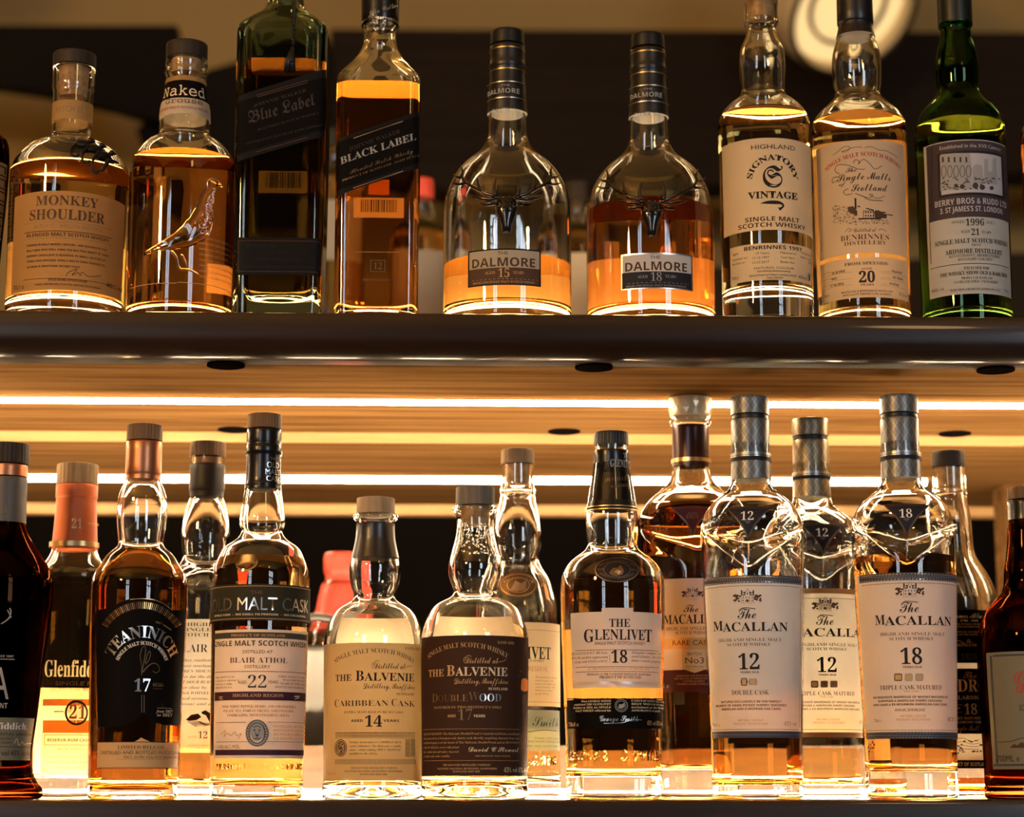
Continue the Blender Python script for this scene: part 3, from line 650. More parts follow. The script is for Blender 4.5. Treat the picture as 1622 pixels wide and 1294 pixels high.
# square bottle, grey slanted label
b = Bottle('tall square dark bottle with slanted black label, tassel cord on its neck', 446.5, .06, ZU,
           [(-110, 27), (-20, 26.5), (2, 28), (14, 31), (38, 50), (54, 64), (63, 69.5), (75, 70.5), (300, 70.3), (521, 68.5)], 113, (.40, .20, .06), 'teal_glass', wall=.0070, base=.021, n=9, group=GU, vref=300, punt=.002)
b.crop(370, 0, 5.175)
L = Label(b, 'front_label').poly([(32, 800), (762, 575), (762, 1125), (32, 1330)], 'paper_slate', 0)
L.poly([(32, 850), (760, 640), (758, 1070), (32, 1275)], 'paper_black', 1)
for y, y2 in ((845, 632), (830, 612), (1290, 1082)): L.line([(34, y), (200, y + (y2 - y) * .228), (400, y + (y2 - y) * .504), (600, y + (y2 - y) * .78), (758, y2)], 5, 'brown')
L.T('JOHNNIE WALKER', 'r', 165, 595, 882, 26, 'umber', y2=752).T('Blue Label', 'f', 130, 668, 1015, 105, 'umber', y2=862).T('BLENDED SCOTCH WHISKY', 'r', 200, 700, 1075, 18, 'umber', y2=935).T('AN EXQUISITE BLEND OF RARE WHISKIES', 'r', 100, 735, 1190, 16, 'umber', y2=1035)
L.done(); b.crop(370, 250, 5.175)
L = Label(b, 'lower_label').rect(32, 655, 718, 960, 'paper_slate', 0).frame(40, 680, 708, 935, 4, 'brown').T('BOTTLE NO.', 'r', 105, 350, 735, 28, 'black').para(['JW 10459', 'PRODUCT OF SCOTLAND', 'JOHN WALKER & SONS, KILMARNOCK'], 'r', 370, 785, 60, 20, 'black'); L.done()
L = Label(b, 'back_label'); w = rad(33); L.grid(b.ta[-1] - w, b.ta[-1] + w, b.zv(297), b.zv(262), 'paper_back', 0, back=True)
random.seed(3); t = -.44
while t < .42:
    w = random.choice((.012, .02, .03)); L.grid(b.ta[-1] + t, b.ta[-1] + t + w, b.zv(289), b.zv(264), 'black', -2, back=True); t += w + random.choice((.014, .02, .03))
L.done()
b.crop(370, 0, 5.175)
mb = MB(); k = b.mp
for ph in (0, 1):
    mb.tube([at(464.5 + 2.2 * math.sin(i * 1.25 + ph * 3.1416), -40 + i * 2.6, .06 - .037) - Vector((0, .0012 * math.cos(i * 1.25 + ph * 3.14) + (0 if i > 30 else -.018 * (1 - i / 30.)), 0)) for i in range(44)], [.0008] * 44, MATS['black_plastic'], 6)
for dx in (-5, -2, 2, 4): mb.tube([at(464, 74, .021), at(460 + dx, 95, .020), at(459 + dx * 1.5, 114, .0205)], [.0012, .0016, .0014], MATS['black_plastic'], 6)
mb.ball(at(463, 96, .0195), .0022, MATS['black_plastic']); mb.build('tassel_cord', b.root)
b.turned('capsule', [(-135, 29), (-60, 29)], 'black_plastic')

# square bottle, slanted black label
b = Bottle('square amber bottle with slanted black label and black screw cap', 599, .06, ZU,
           [(34, 26), (38, 29.5), (44, 30), (48, 27), (52, 24.8), (66, 25.5), (80, 29.5), (100, 40), (120, 53), (130, 60), (138, 64.6), (148, 65.5), (300, 65.5), (521, 65)], 148, (.78, .33, .08), wall=.0040, base=.010, n=8, group=GU, vref=300, punt=.002)
b.turned('screw_cap', [(-4, 29.5), (2, 30), (34, 29.5), (37, 29)], plain('cap_black', (.012, .011, .010), .25, .3))
b.crop(525, 0, 4.98)
L = Label(b, 'cap_print', .001, lambda z: 30.2 * mpp(.06, 20)).T('John Walker', 'q', 300, 515, 130, 40, 'silver', y2=60); L.done()
L = Label(b, 'front_label').poly([(42, 1120), (704, 885), (704, 1330), (42, 1560)], 'paper_slate', 0).poly([(42, 1145), (702, 920), (702, 1290), (42, 1520)], 'paper_black', 1)
for y, y2 in ((1138, 908), (1530, 1302)): L.line([(44, y), (180, y + (y2 - y) * .207), (370, y + (y2 - y) * .5), (560, y + (y2 - y) * .785), (702, y2)], 6, 'bronze')
L.T('JOHNNIE WALKER', 'r', 145, 540, 1195, 32, 'umber', y2=1050).T('BLACK LABEL', 'b', 78, 665, 1300, 56, 'grey', y2=1105).T('Blended Scotch Whisky', 'q', 150, 640, 1375, 32, 'bronze', y2=1205).T('PRODUCT OF SCOTLAND  AGED 12 YEARS', 'r', 90, 690, 1435, 16, 'bronze', y2=1235); L.done()
L = Label(b, 'back_label'); w = rad(35); L.grid(b.ta[-1] - w, b.ta[-1] + w, b.zv(337), b.zv(305), 'paper_back', 0, back=True); L.grid(b.ta[-1] - .25, b.ta[-1] + .25, b.zv(300), b.zv(276), 'paper_orange', 0, back=True)
random.seed(4); t = -.44
while t < .44:
    w = random.choice((.012, .02, .03)); L.grid(b.ta[-1] + t, b.ta[-1] + t + w, b.zv(328), b.zv(308), 'black', -2, back=True); t += w + random.choice((.014, .02, .03))
L.done(); b.crop(525, 250, 5.173)
L = Label(b, 'age_mark').frame(320, 838, 440, 935, 5, 'bronze').T('12', 'r', 345, 415, 915, 55, 'bronze').hl(200, 560, 773, 3, 'tan').T('JOHN WALKER & SONS', 'r', 250, 540, 1010, 18, 'bronze').T('L0B AOBL EQ 1 0000 7900', 'g', 290, 485, 1240, 26, 'tan'); L.done()

# two stag bottles
def stag(b, cx, cy, k):
    """antlered head in dark chrome; (cx, cy) = crown, k = size"""
    m = MATS['chrome_black']; mb = MB(); b.crop(cx - 765 * k, cy - 575 * k, 1 / k)
    for sg in (-1, 1):
        X = lambda x: 765 + sg * (x - 765)
        b.tube(mb, [(X(870), 590, 26), (X(930), 555, 26), (X(1010), 530, 24), (X(1080), 485, 22), (X(1160), 440, 21), (X(1240), 385, 20), (X(1275), 330, 20), (X(1270), 250, 16), (X(1285), 178, 8)], m, .004)
        b.tube(mb, [(X(1275), 325, 17), (X(1335), 318, 14), (X(1372), 285, 8)], m, .004); b.tube(mb, [(X(1235), 390, 18), (X(1310), 412, 16), (X(1395), 390, 8)], m, .004)
        b.tube(mb, [(X(1060), 495, 22), (X(1080), 430, 17), (X(1098), 338, 7)], m, .005); b.tube(mb, [(X(890), 570, 28), (X(905), 480, 20), (X(895), 410, 15), (X(880), 345, 7)], m, .006)
        b.tube(mb, [(X(900), 600, 16), (X(980), 600, 26), (X(1060), 590, 24), (X(1165), 572, 6)], m, .004); b.tube(mb, [(X(890), 650, 20), (X(950), 655, 30), (X(1010), 665, 20), (X(1070), 650, 6)], m, .004)
        b.blob(mb, X(840), 735, 34, 22, 24, m, .012)
    secs = [(560, 70, 40), (590, 112, 80), (640, 132, 105), (700, 130, 115), (750, 118, 118), (800, 100, 110), (860, 78, 100), (910, 62, 92), (950, 60, 88), (985, 58, 70), (1010, 34, 34)]
    vs = []; fs = []; n = 18; mm = b.mp * k
    for y, hw, dp in secs:
        c = b.px(765, y, .0); nr = Vector((c.x - b.xc, c.y - b.yc, 0)).normalized(); a = Vector((0, 0, 1)).cross(nr)
        for j in range(n): q = math.pi * j / (n - 1); vs.append(c + a * (-math.cos(q) * hw * mm) + nr * (math.sin(q)**.8 * dp * mm * .8))
    for i in range(len(secs) - 1):
        for j in range(n - 1): p = i * n + j; fs.append((p, p + 1, p + n + 1, p + n))
    fs += [tuple(range(n)), tuple(range(len(secs) * n - 1, (len(secs) - 1) * n - 1, -1))]; mb.add(vs, fs, m)
    random.seed(2)
    for i in range(70): x, y = random.uniform(-95, 95), random.uniform(585, 725); b.blob(mb, 765 + x * (1 - (y - 585) / 330), y, 7, 7, 9, m, .0075 * (1 - abs(x) / 210) + .0015)
    mb.build('stag_emblem', b.root)
def stag_bottle(label, cx, v0, dx, level, age, lx, ly, lw, tint, ink_age, base):
    s = lambda v: v + v0
    b = Bottle(label, cx, .060, ZU, [(s(180), 30.5), (s(205), 31.5), (s(221), 32.5), (s(230), 36), (s(241), 44), (s(252), 57), (s(261), 68), (s(281), 84), (s(301), 94), (s(321), 99), (s(341), 100.5), (s(380), 101), (495, 101.5), (521, 101)], level, tint, base=base, group=GU, vref=350)
    b.cx = cx - 2
    b.turned('stopper', [(s(51), 26.5), (s(73), 27.3)], 'black_plastic')
    b.turned('capsule', [(s(75), 27.6), (s(100), 27.9), (s(105), 28.8), (s(109), 28.6), (s(112), 27.6), (s(128), 28.2), (s(140), 29.2), (s(182), 31.6)], plain('capsule_black', (.011, .010, .010), .35, .2))
    R = lambda z: 32.2 * mpp(.06, 150)
    b.crop(cx - 804 + 680, v0, 2.489); L = Label(b, 'neck_print', .0, R)
    L.hl(228, 378, 320, 3.5, 'silver').hl(226, 380, 383, 3.5, 'silver').T('THE', 'g', 285, 318, 340, 9, 'grey').T('DALMORE', 'G', 234, 355, 367, 20, 'grey').T('70cl e 40% vol', 'g', 250, 335, 440, 16, 'grey'); L.done()
    L = Label(b, 'capsule_rings', -.0004, lambda z: 28.4 * mpp(.06, 80)); L.wrap(180, 184, 'gold', 1, 120).wrap(265, 269, 'gold', 2, 120); L.done()
    stag(b, cx + dx, s(314.4), 1 / 7.9)
    b.crop(lx - 322 * lw, ly - 180 * lw, 1 / lw)
    L = Label(b, 'front_label').rect(322, 182, 1208, 628, 'paper_slate' if age == '15' else 'silver', 0).rect(340, 200, 1190, 415, 'paper_cream' if age == '15' else 'paper_white', 1).rect(335, 415, 1190, 615, 'brown' if age == '15' else 'navy', 1)
    L.T('THE', 'g', 680, 808, 258, 38, 'brown').T('DALMORE', 'G', 375, 1135, 400, 108, 'brown').T('AGED', 'r', 525, 650, 500, 36, ink_age).T(age, 'r', 690, 825, 535, 104, ink_age).T('YEARS', 'r', 868, 1000, 497, 36, ink_age)
    L.hl(380, 1160, 553, 4, ink_age).T('HIGHLAND SINGLE MALT SCOTCH WHISKY', 'r', 385, 1135, 602, 25, ink_age); L.done()
    return b
b = stag_bottle('rounded bottle with stag head, nearly empty, its label reading 15', 803.5, 0, -1, 424, '15', 741.7, 393.3, 1 / 7.724, (.92, .50, .14), 'tan', .013); b.back(391, 476, 50)
b = stag_bottle('rounded bottle with stag head, two thirds full, its label reading 18', 1029.5, 6, 3, 338, '18', 984, 400, 1 / 7.86, (.82, .34, .08), 'grey', .012); b.back(396, 484, 48)

# signatory
b = Bottle('pale bottle with a large blackletter S on its cream label', 1212, .052, ZU,
           [(-8, 27), (20, 27), (34, 27.5), (40, 27), (45, 22.5), (56, 24.5), (80, 34.5), (105, 36.5), (125, 36), (149, 35.2), (155, 38), (161, 46), (173, 60), (182, 67), (190, 71), (205, 73), (240, 73), (495, 72), (521, 71)], 187, PALE, base=.028, group=GU, vref=300)
b.turned('cork', [(-12, 25.5), (-6, 25.5), (24, 19), (30, 18)], 'cork')
b.crop(1130, 200, 7.612)
L = Label(b, 'front_label').rect(118, 140, 1188, 1250, 'paper_cream', 0)
L.T('HIGHLAND', 'g', 458, 978, 272, 54, 'black').T('SIGNATORY', 'B', 462, 962, 405, 68, 'black', sag=225).T('S', 'f', 598, 838, 735, 268, 'black').T('VINTAGE', 'B', 420, 1008, 865, 84, 'black')
L.T('SINGLE MALT', 'G', 385, 1030, 1140, 54, 'brown').T('SCOTCH WHISKY', 'G', 303, 1100, 1212, 54, 'brown')
for i in range(9): L.curve([(570 + i * 4, 932), (650 + i * 8, 905 + i * 4), (740 + i * 8, 900 + i * 5), (810 + i * 4, 915 + i * 6), (850 - i * 6, 960 + i * 3), (800 - i * 3, 1020 - i * 5)], 6, 'black')
L.done(); b.crop(1130, 350, 8.088)
L = Label(b, 'lower_label').rect(220, 283, 1252, 755, 'paper_cream', 0).T('BENRINNES 1997', 'G', 398, 1125, 360, 48, 'black')
for i, (a, c, d, e) in enumerate((('Aged:', '19 Years', 'Matured in:', 'Hogshead'), ('Distilled on:', '17.10.1997', "Cask No's:", '9472 + 94'), ('Bottled on:', '13.03.2017', 'Bottle No:', '70'))):
    y = 428 + 58 * i; L.T(a, 'g', 250, 250 + 15 * len(a), y + 12, 26, 'dark').T(c, 'g', 715 - 21 * len(c), 715, y, 30, 'dark').T(d, 'g', 858, 858 + 18 * len(d), y, 30, 'dark').T(e, 'g', 1235 - 14 * len(e), 1235, y + 8, 28, 'dark')
L.T('NATURAL COLOUR', 'g', 525, 1028, 612, 27, 'dark').T('Casks individually selected and bottled by', 'G', 560, 985, 652, 22, 'dark').T('Signatory Vintage Scotch Whisky Co. Ltd, Pitlochry PH16 5JP', 'G', 462, 1055, 700, 22, 'dark').T('Product of Scotland', 'G', 685, 888, 738, 22, 'dark')
L.T('70cl', 'g', 242, 325, 755, 38, 'dark').T('43%vol', 'g', 1085, 1185, 745, 38, 'dark').ring(1215, 722, 17, 48, 7, 'black').rect(1213, 690, 1228, 760, 'black', 3); L.done()

# single malts
b = Bottle('bottle with a distillery drawing on its cream label and number 20', 1363, .058, ZU,
           [(55, 27.5), (66, 31), (88, 37.5), (110, 39), (133, 38), (148, 36), (153, 36.5), (169, 50), (180, 62), (187, 68), (201, 74), (215, 75), (240, 75), (495, 73), (521, 72)], 196, (.90, .58, .22), base=.012, group=GU, vref=300)
b.turned('capsule', [(-20, 28), (38, 28.6), (41, 27), (46, 27.3), (60, 31)], plain('capsule_dark', (.012, .009, .010), .35, .2)); b.crop(1290, 200, 6.469)
L = Label(b, 'front_label').rect(42, 140, 930, 1300, 'paper_cream', 0)
L.curve([(190, 300), (240, 265), (300, 215), (365, 215), (330, 260), (280, 262), (330, 245), (420, 215), (490, 218)], 5, 'dark').curve([(515, 222), (580, 212), (660, 245), (720, 250), (770, 270), (850, 320)], 5, 'dark')
L.T('SINGLE MALT SCOTCH WHISKY', 'b', 122, 868, 305, 42, 'red', sag=105).T('The', 's', 325, 432, 470, 46, 'dark').T('Single Malts', 's', 235, 775, 545, 74, 'dark').T('of', 's', 255, 320, 610, 34, 'dark').T('Scotland', 's', 380, 745, 662, 74, 'dark')
L.curve([(260, 490), (215, 460), (240, 400), (340, 400), (450, 440), (520, 440)], 6, 'dark').curve([(240, 560), (190, 580), (195, 530), (250, 520)], 6, 'dark').curve([(400, 380), (420, 345), (460, 360), (450, 390), (500, 340), (560, 380), (620, 440), (690, 405)], 6, 'dark')
L.curve([(390, 690), (330, 705), (300, 670), (350, 640)], 6, 'dark').curve([(420, 690), (500, 720), (560, 755), (700, 765)], 7, 'dark').curve([(480, 715), (560, 735), (600, 705), (560, 700), (640, 740), (720, 715)], 5, 'dark')
L.rect(412, 738, 432, 850, 'dark', 3).poly([(340, 830), (400, 820), (440, 870), (440, 920), (350, 880)], 'brown', 3).line([(440, 820), (560, 850), (660, 880), (730, 885)], 12, 'dark').frame(500, 865, 610, 945, 6, 'dark')
for i in range(4): L.rect(520 + 25 * i, 875, 533 + 25 * i, 893, 'dark', 3); L.rect(520 + 25 * i, 910, 533 + 25 * i, 928, 'dark', 3)
L.rect(450, 940, 680, 955, 'black', 3).poly([(610, 880), (650, 860), (700, 890), (740, 905), (735, 945), (620, 945)], 'brown', 3).line([(740, 905), (800, 915)], 10, 'dark')
random.seed(11)
for i in range(130): x, y = random.uniform(195, 430), random.uniform(820, 1000); L.oval(x, y + (x - 300) * .1, 6, 4, 'brown', 3, 6)
for i in range(60): x, y = random.uniform(430, 760), random.uniform(960, 1005); L.oval(x, y, 8, 2.5, 'brown', 3, 6)
L.T('Distilled at', 's', 405, 630, 1082, 40, 'dark').curve([(315, 1085), (350, 1050), (380, 1065), (350, 1085)], 5, 'dark').curve([(655, 1065), (690, 1055), (735, 1080)], 5, 'dark').T('BENRINNES', 'r', 272, 760, 1160, 54, 'brown').T('DISTILLERY', 'r', 308, 735, 1212, 40, 'brown'); L.done()
b.crop(1290, 380, 9.956)
L = Label(b, 'lower_label').rect(110, 272, 1470, 908, 'paper_cream', 0).T('FROM SPEYSIDE', 'b', 478, 1158, 390, 45, 'brown').T('AGED', 'b', 738, 905, 468, 30, 'dark').T('20', 'B', 705, 955, 668, 172, 'dark').T('YEARS', 'b', 725, 935, 722, 32, 'dark')
L.T('18.10.1995', 'b', 280, 490, 530, 40, 'dark').T('9052', 'b', 275, 360, 632, 34, 'dark').T('27.04.2016', 'b', 265, 470, 728, 40, 'dark').T('Hogshead', 'b', 1215, 1370, 525, 40, 'dark').T('281 Bottles', 'b', 1225, 1390, 625, 40, 'dark').T('Working', 'b', 1178, 1320, 718, 40, 'dark')
for y in (540, 640, 740): L.hl(150, 590, y, 3, 'faint').hl(1040, 1440, y, 3, 'faint'); L.T('DISTILLED', 'r', 155, 265, y - 8, 16, 'faint').T('CASK TYPE', 'r', 1045, 1195, y - 30, 16, 'faint')
L.T('DISTILLED & BOTTLED IN SCOTLAND', 'b', 428, 1225, 818, 30, 'dark').T('SPECIALITY DRINKS LTD. LONDON', 'b', 452, 1205, 866, 30, 'dark').T('70cl e', 'r', 165, 250, 905, 44, 'dark').T('51.1%vol', 'r', 1325, 1450, 895, 52, 'dark'); L.done()
b.back(212, 455, 55)

# green bottle
b = Bottle('dark green glass bottle with a white label and street engraving', 1524, .056, ZU,
           [(34, 26), (42, 27), (46, 23.5), (60, 25), (85, 31), (112, 34), (130, 33), (141, 32), (150, 35), (161, 43), (177, 58), (193, 67), (209, 71), (240, 71.5), (495, 71), (521, 70)], 203, (.82, .62, .20), 'green_glass', base=.012, group=GU, vref=300)
b.turned('capsule', [(-30, 27), (40, 27.3)], plain('capsule_green', (.008, .012, .008), .35, .2)); b.crop(1450, 200, 4.174)
L = Label(b, 'front_label').rect(78, 88, 612, 1108, 'paper_grey', 0)
INKS['plum'] = (.050, .034, .038); INKS['lavender'] = (.42, .41, .45)
L.rect(84, 94, 608, 600, 'plum', 1).line([(115, 140), (125, 110), (345, 100), (590, 130), (596, 300), (600, 560), (590, 592), (350, 570), (125, 580), (112, 550), (110, 350), (112, 140)], 5, 'black')
L.T('Established in the XVII Century', 'g', 162, 558, 140, 24, 'lavender').rect(150, 160, 580, 455, 'black', 2).rect(168, 178, 566, 438, 'lavender', 3)
L.poly([(168, 188), (360, 180), (372, 300), (372, 420), (168, 430)], 'grey', 4).poly([(376, 270), (400, 250), (440, 262), (450, 380), (376, 390)], 'grey', 4).poly([(452, 220), (475, 216), (478, 300), (505, 300), (508, 210), (532, 212), (535, 390), (452, 380)], 'grey', 4)
for i in range(5): L.ring(190 + 40 * i, 300, 15, 38, 4, 'plum', 5); L.rect(178 + 38 * i, 205, 190 + 38 * i, 240, 'plum', 5)
L.line([(168, 240), (372, 285)], 6, 'plum', 5); random.seed(9)
for i in range(60): L.oval(random.uniform(180, 550), random.uniform(340, 420), 9, 4, 'plum', 5, 6)
for x, y, r in ((270, 395, 14), (310, 400, 16), (395, 395, 20), (440, 405, 18), (500, 410, 14)): L.oval(x, y, r, r, 'plum', 5, 12)
L.T('BERRY BROS & RUDD LTD', 'G', 132, 596, 512, 40, 'lavender').T("3. ST JAMES'S ST. LONDON.", 'G', 165, 575, 562, 36, 'lavender')
L.T('SINGLE', 'r', 240, 325, 642, 18).T('1996', 'b', 333, 452, 656, 44).T('MALT', 'r', 466, 520, 648, 20).T('AGED', 'r', 298, 358, 706, 18).T('21', 'b', 370, 422, 720, 42).T('YEARS', 'r', 435, 498, 710, 18).T('SINGLE MALT SCOTCH WHISKY', 'b', 133, 604, 770, 30).T('FROM', 'r', 372, 430, 792, 14).T('ARDMORE DISTILLERY', 'b', 200, 570, 838, 30).T('KENNETHMONT, ABERDEENSHIRE', 'r', 225, 555, 862, 18).T('BOTTLED 2018 - CASK 149117', 'r', 283, 510, 886, 16)
L.hl(102, 612, 908, 4, 'black').rect(100, 610, 104, 908, 'black', 1).T('EXCLUSIVE FOR', 'b', 322, 485, 945, 17).T('THE WHISKY SHOW OLD & RARE 2018', 'b', 165, 600, 980, 24).T('PRODUCT OF SCOTLAND', 'r', 305, 505, 1010, 16).T('UNCHILLFILTERED - UNCOLOURED', 'r', 255, 540, 1034, 16).T('60.6% vol', 'r', 115, 190, 1092, 18).T('BERRY BROS. & RUDD LTD, LONDON SW1A 1EG', 'r', 232, 555, 1084, 15).T('70cl e', 'r', 585, 612, 1098, 16); L.done()
# right edge
b = Bottle('amber bottle at the right edge of the upper shelf, almost wholly cut off', 1692, .058, ZU, [(60, 26), (140, 30), (185, 60), (210, 74), (240, 76), (521, 74)], 190, AMBER, group=GU); b.turned('stopper', [(30, 27), (58, 27)], 'dark_cap'); b.turned('capsule', [(59, 27), (120, 30.5)], 'capsule_dark')

# ================================================================== the bottles on the lower shelf
Y2 = .150
# far left, dark
b = Bottle('almost black waisted bottle with grey green label at the left edge of the lower shelf', 0, .062, ZL,
           [(757, 31), (800, 31), (832, 32), (845, 36), (857, 43), (870, 52), (882, 61), (908, 75), (925, 78.5), (943, 78.5), (1047, 70), (1135, 63), (1195, 58), (1215, 59), (1230, 63), (1243, 71), (1252, 77), (1264, 76)], 880, (.12, .035, .012), 'brown_glass', base=.012, group=GL_, vref=1000)
b.turned('stopper', [(704, 33), (736, 33)], 'dark_cap', ribs=30); b.turned('capsule_ring', [(737, 31.5), (756, 31.5)], foil('copper_foil', (.42, .16, .07), .35, .8))
b.turned('capsule', [(757, 31.8), (790, 31.8), (829, 32.6)], plain('capsule_grey', (.075, .068, .06), .5, .2)); b.crop(0, 900, 3.406)
L = Label(b, 'capsule_print', .0, lambda z: 32.8 * mpp(.062, 800)); L.poly([(20, -300), (30, -345), (40, -300)], 'bronze', 2).T('IPA', 'g', 16, 46, -270, 14, 'bronze'); L.done()
L = Label(b, 'front_print').T('IPA', 'g', -150, 45, 705, 165, 'grey').T('EXPERIMENT', 'G', -145, 38, 755, 28, 'grey').hl(-80, 78, 490, 4, 'grey').T('SINCE 1887', 'G', -30, 72, 480, 11, 'grey')
for sg in (1, -1): L.curve([(sg * 6, 300), (sg * 30, 285), (sg * 50, 265), (sg * 58, 235), (sg * 52, 215)], 6, 'grey').curve([(sg * 42, 272), (sg * 62, 262)], 5, 'grey').curve([(sg * 52, 250), (sg * 40, 225)], 5, 'grey')
L.done()
L = Label(b, 'lower_label').rect(-190, 805, 196, 1035, 'paper_green', 0).T('Glenfiddich.', 'b', -130, 142, 868, 34, 'white').T('EXPERIMENTAL SERIES #01', 'g', -130, 178, 902, 14, 'black').para(['SINGLE MALT', 'SCOTCH WHISKY'], 'g', 66, 925, 22, 11, 'black', 1).curve([(75, 945), (90, 920), (100, 955), (118, 935), (125, 950), (150, 945), (190, 948)], 4, 'cream').hl(-185, 192, 963, 3, 'black').T('70cl e 43% vol 43% alc/vol', 'g', -150, 180, 1010, 26, 'black'); L.done()
# orange capsule
b = Bottle('clear gold bottle with orange capsule, behind the left edge bottle', 121, Y2, ZL, [(768, 30.5), (800, 31), (850, 34), (870, 35), (880, 38), (893, 45), (903, 51), (915, 54), (935, 54), (1100, 52), (1235, 50), (1263, 50)], 918, (.95, .74, .40), base=.016, group=GL_, vref=800, n=2.6)
b.turned('stopper', [(736, 32.2), (768, 32.5)], wood('light_cap', (.22, .14, .07), (.42, .29, .16), .6, (40, 40, 3), .2), ribs=26)
b.turned('capsule', [(768.5, 32.5), (789, 32.5), (791, 31.3), (820, 32.5), (850, 34.5), (872, 36)], foil('orange_foil', (.62, .14, .035), .5, .15)); b.back(1088, 1228, 58); b.crop(0, 640, 1.979)
L = Label(b, 'neck_print', .001, lambda z: 36 * mpp(Y2, 850)); L.wrap(428, 444, 'gold', 1, 90).T('21', 'b', 225, 255, 390, 30, 'gold').T('RUM CASK', 'g', 275, 308, 380, 8, 'gold'); L.done(); b.crop(0, 900, 3.406)
L = Label(b, 'front_print').T('Glenfiddich', 'b', 243, 590, 585, 86, 'paper_glow').T('SINGLE MALT', 'g', 300, 540, 632, 20, 'tan').T('SCOTCH WHISKY', 'g', 275, 560, 665, 20, 'tan'); L.done()
L = Label(b, 'orange_label').rect(232, 706, 586, 742, 'paper_orange', 0).rect(232, 820, 586, 888, 'paper_orange', 0).rect(290, 770, 345, 776, 'cream', 1).T('AGED', 'r', 292, 345, 792, 16, 'cream').T('YEARS', 'r', 486, 540, 792, 16, 'cream').ring(412, 780, 57, 62, 11, 'brown', 2).oval(412, 780, 53, 58, 'paper_glow', 0).T('21', 'b', 372, 458, 812, 68, 'orange').done()
L = Label(b, 'front_label').rect(222, 888, 590, 1112, 'paper_glow', 0).frame(240, 898, 570, 955, 3, 'orange').T('RESERVA RUM CASK FINISH', 'G', 258, 556, 935, 15, 'brown').T('RICH, SWEET & EXOTIC', 'r', 312, 520, 982, 12, 'tan').T('Luxuriously rich single malt Scotch whisky', 'q', 250, 570, 1022, 20, 'tan').T('matured in rum casks', 'q', 255, 540, 1050, 20, 'tan').T('DISTILLED AND BOTTLED IN SCOTLAND', 'r', 300, 540, 1080, 9, 'tan').T('70cl e', 'r', 225, 262, 1100, 22, 'orange'); L.done()
# black label, 17
b = Bottle('bottle with arched black label reading 17 and copper capsule', 226, .055, ZL, [(752, 27), (758, 25.5), (770, 31), (780, 35), (792, 37.8), (812, 39), (832, 38), (850, 36), (862, 35.2), (867, 37), (874, 46), (884, 55), (893, 60), (905, 68), (916, 73), (930, 75.5), (960, 75.5), (1150, 72), (1264, 70.5)], 871, (.60, .25, .05), base=.007, group=GL_, vref=780)
b.turned('stopper', [(674, 28), (699, 28)], 'oak_cap', ribs=34)
b.turned('capsule', [(699.5, 26.5), (703, 28.2), (750, 28.2), (754, 27.4), (761, 27.4)], MATS['copper_foil']); b.crop(140, 930, 6.471)
TL = Label(b, 'front_label')
TL.poly([(84, 262), (95, 238), (215, 215), (255, 190), (330, 150), (430, 120), (545, 112), (660, 122), (760, 160), (860, 235), (985, 238), (1004, 262), (1004, 700), (1000, 1260), (1000, 1425), (760, 1412), (640, 1370), (560, 1290), (480, 1370), (350, 1425), (100, 1440), (92, 1260), (84, 700)], 'paper_black', 0)
for i in range(46):
    a = -1.02 + i * 2.04 / 45; TL.line([(545 + 470 * math.sin(a), 620 - 470 * math.cos(a)), (545 + 400 * math.sin(a), 620 - 400 * math.cos(a))], 5 + 7 * (i % 3 == 0), 'bronze' if i < 22 else 'gold', 2)
TL.curve([(430, 126), (545, 118), (660, 128), (760, 166), (858, 240)], 6, 'gold').line([(765, 385), (845, 440)], 9, 'gold').T('TEANINICH', 'b', 262, 848, 515, 118, 'silver', sag=195).T('SINGLE MALT SCOTCH WHISKY', 'b', 318, 792, 590, 36, 'white', sag=160).T('1817', 'b', 685, 752, 365, 18, 'gold', y2=385)
TL.curve([(545, 900), (545, 800), (530, 700), (555, 620), (580, 610), (585, 660), (565, 780), (550, 880)], 4, 'bronze').curve([(560, 870), (600, 820), (660, 780), (710, 800), (725, 850), (690, 880), (660, 860)], 7, 'bronze').curve([(585, 790), (620, 740), (635, 690), (625, 655), (600, 700), (580, 780)], 4, 'bronze')
TL.T('17', 'b', 470, 630, 1068, 120, 'silver').T('YEARS', 'b', 655, 762, 1018, 22, 'gold').hl(660, 760, 985, 5, 'bronze').hl(660, 760, 1040, 5, 'bronze').hl(700, 850, 1240, 4, 'grey').T('from 1817', 'i', 690, 855, 1287, 26, 'cream').T('to 2017', 'i', 700, 850, 1325, 26, 'cream')
TL.line([(545, 1105), (545, 1285)], 4, 'bronze').line([(570, 1105), (570, 1285)], 4, 'bronze'); TL.done(); b.crop(140, 1100, 7.188)
L = Label(b, 'gold_label').rect(105, 545, 1065, 832, 'paper_gold', 0).poly([(500, 546), (560, 520), (600, 490), (650, 515), (720, 546)], 'paper_gold', 0).hl(105, 1065, 540, 8, 'black').hl(105, 1065, 838, 8, 'black').T('LIMITED RELEASE', 'r', 335, 860, 615, 32, 'black').hl(320, 900, 628, 3, 'bronze').T('DISTILLED AND BOTTLED IN SCOTLAND', 'g', 150, 1040, 678, 34, 'brown').T('70CL 55.9% VOL OLD SINGLE MALT', 'g', 400, 1010, 725, 24, 'brown').hl(320, 900, 735, 3, 'bronze'); L.done()
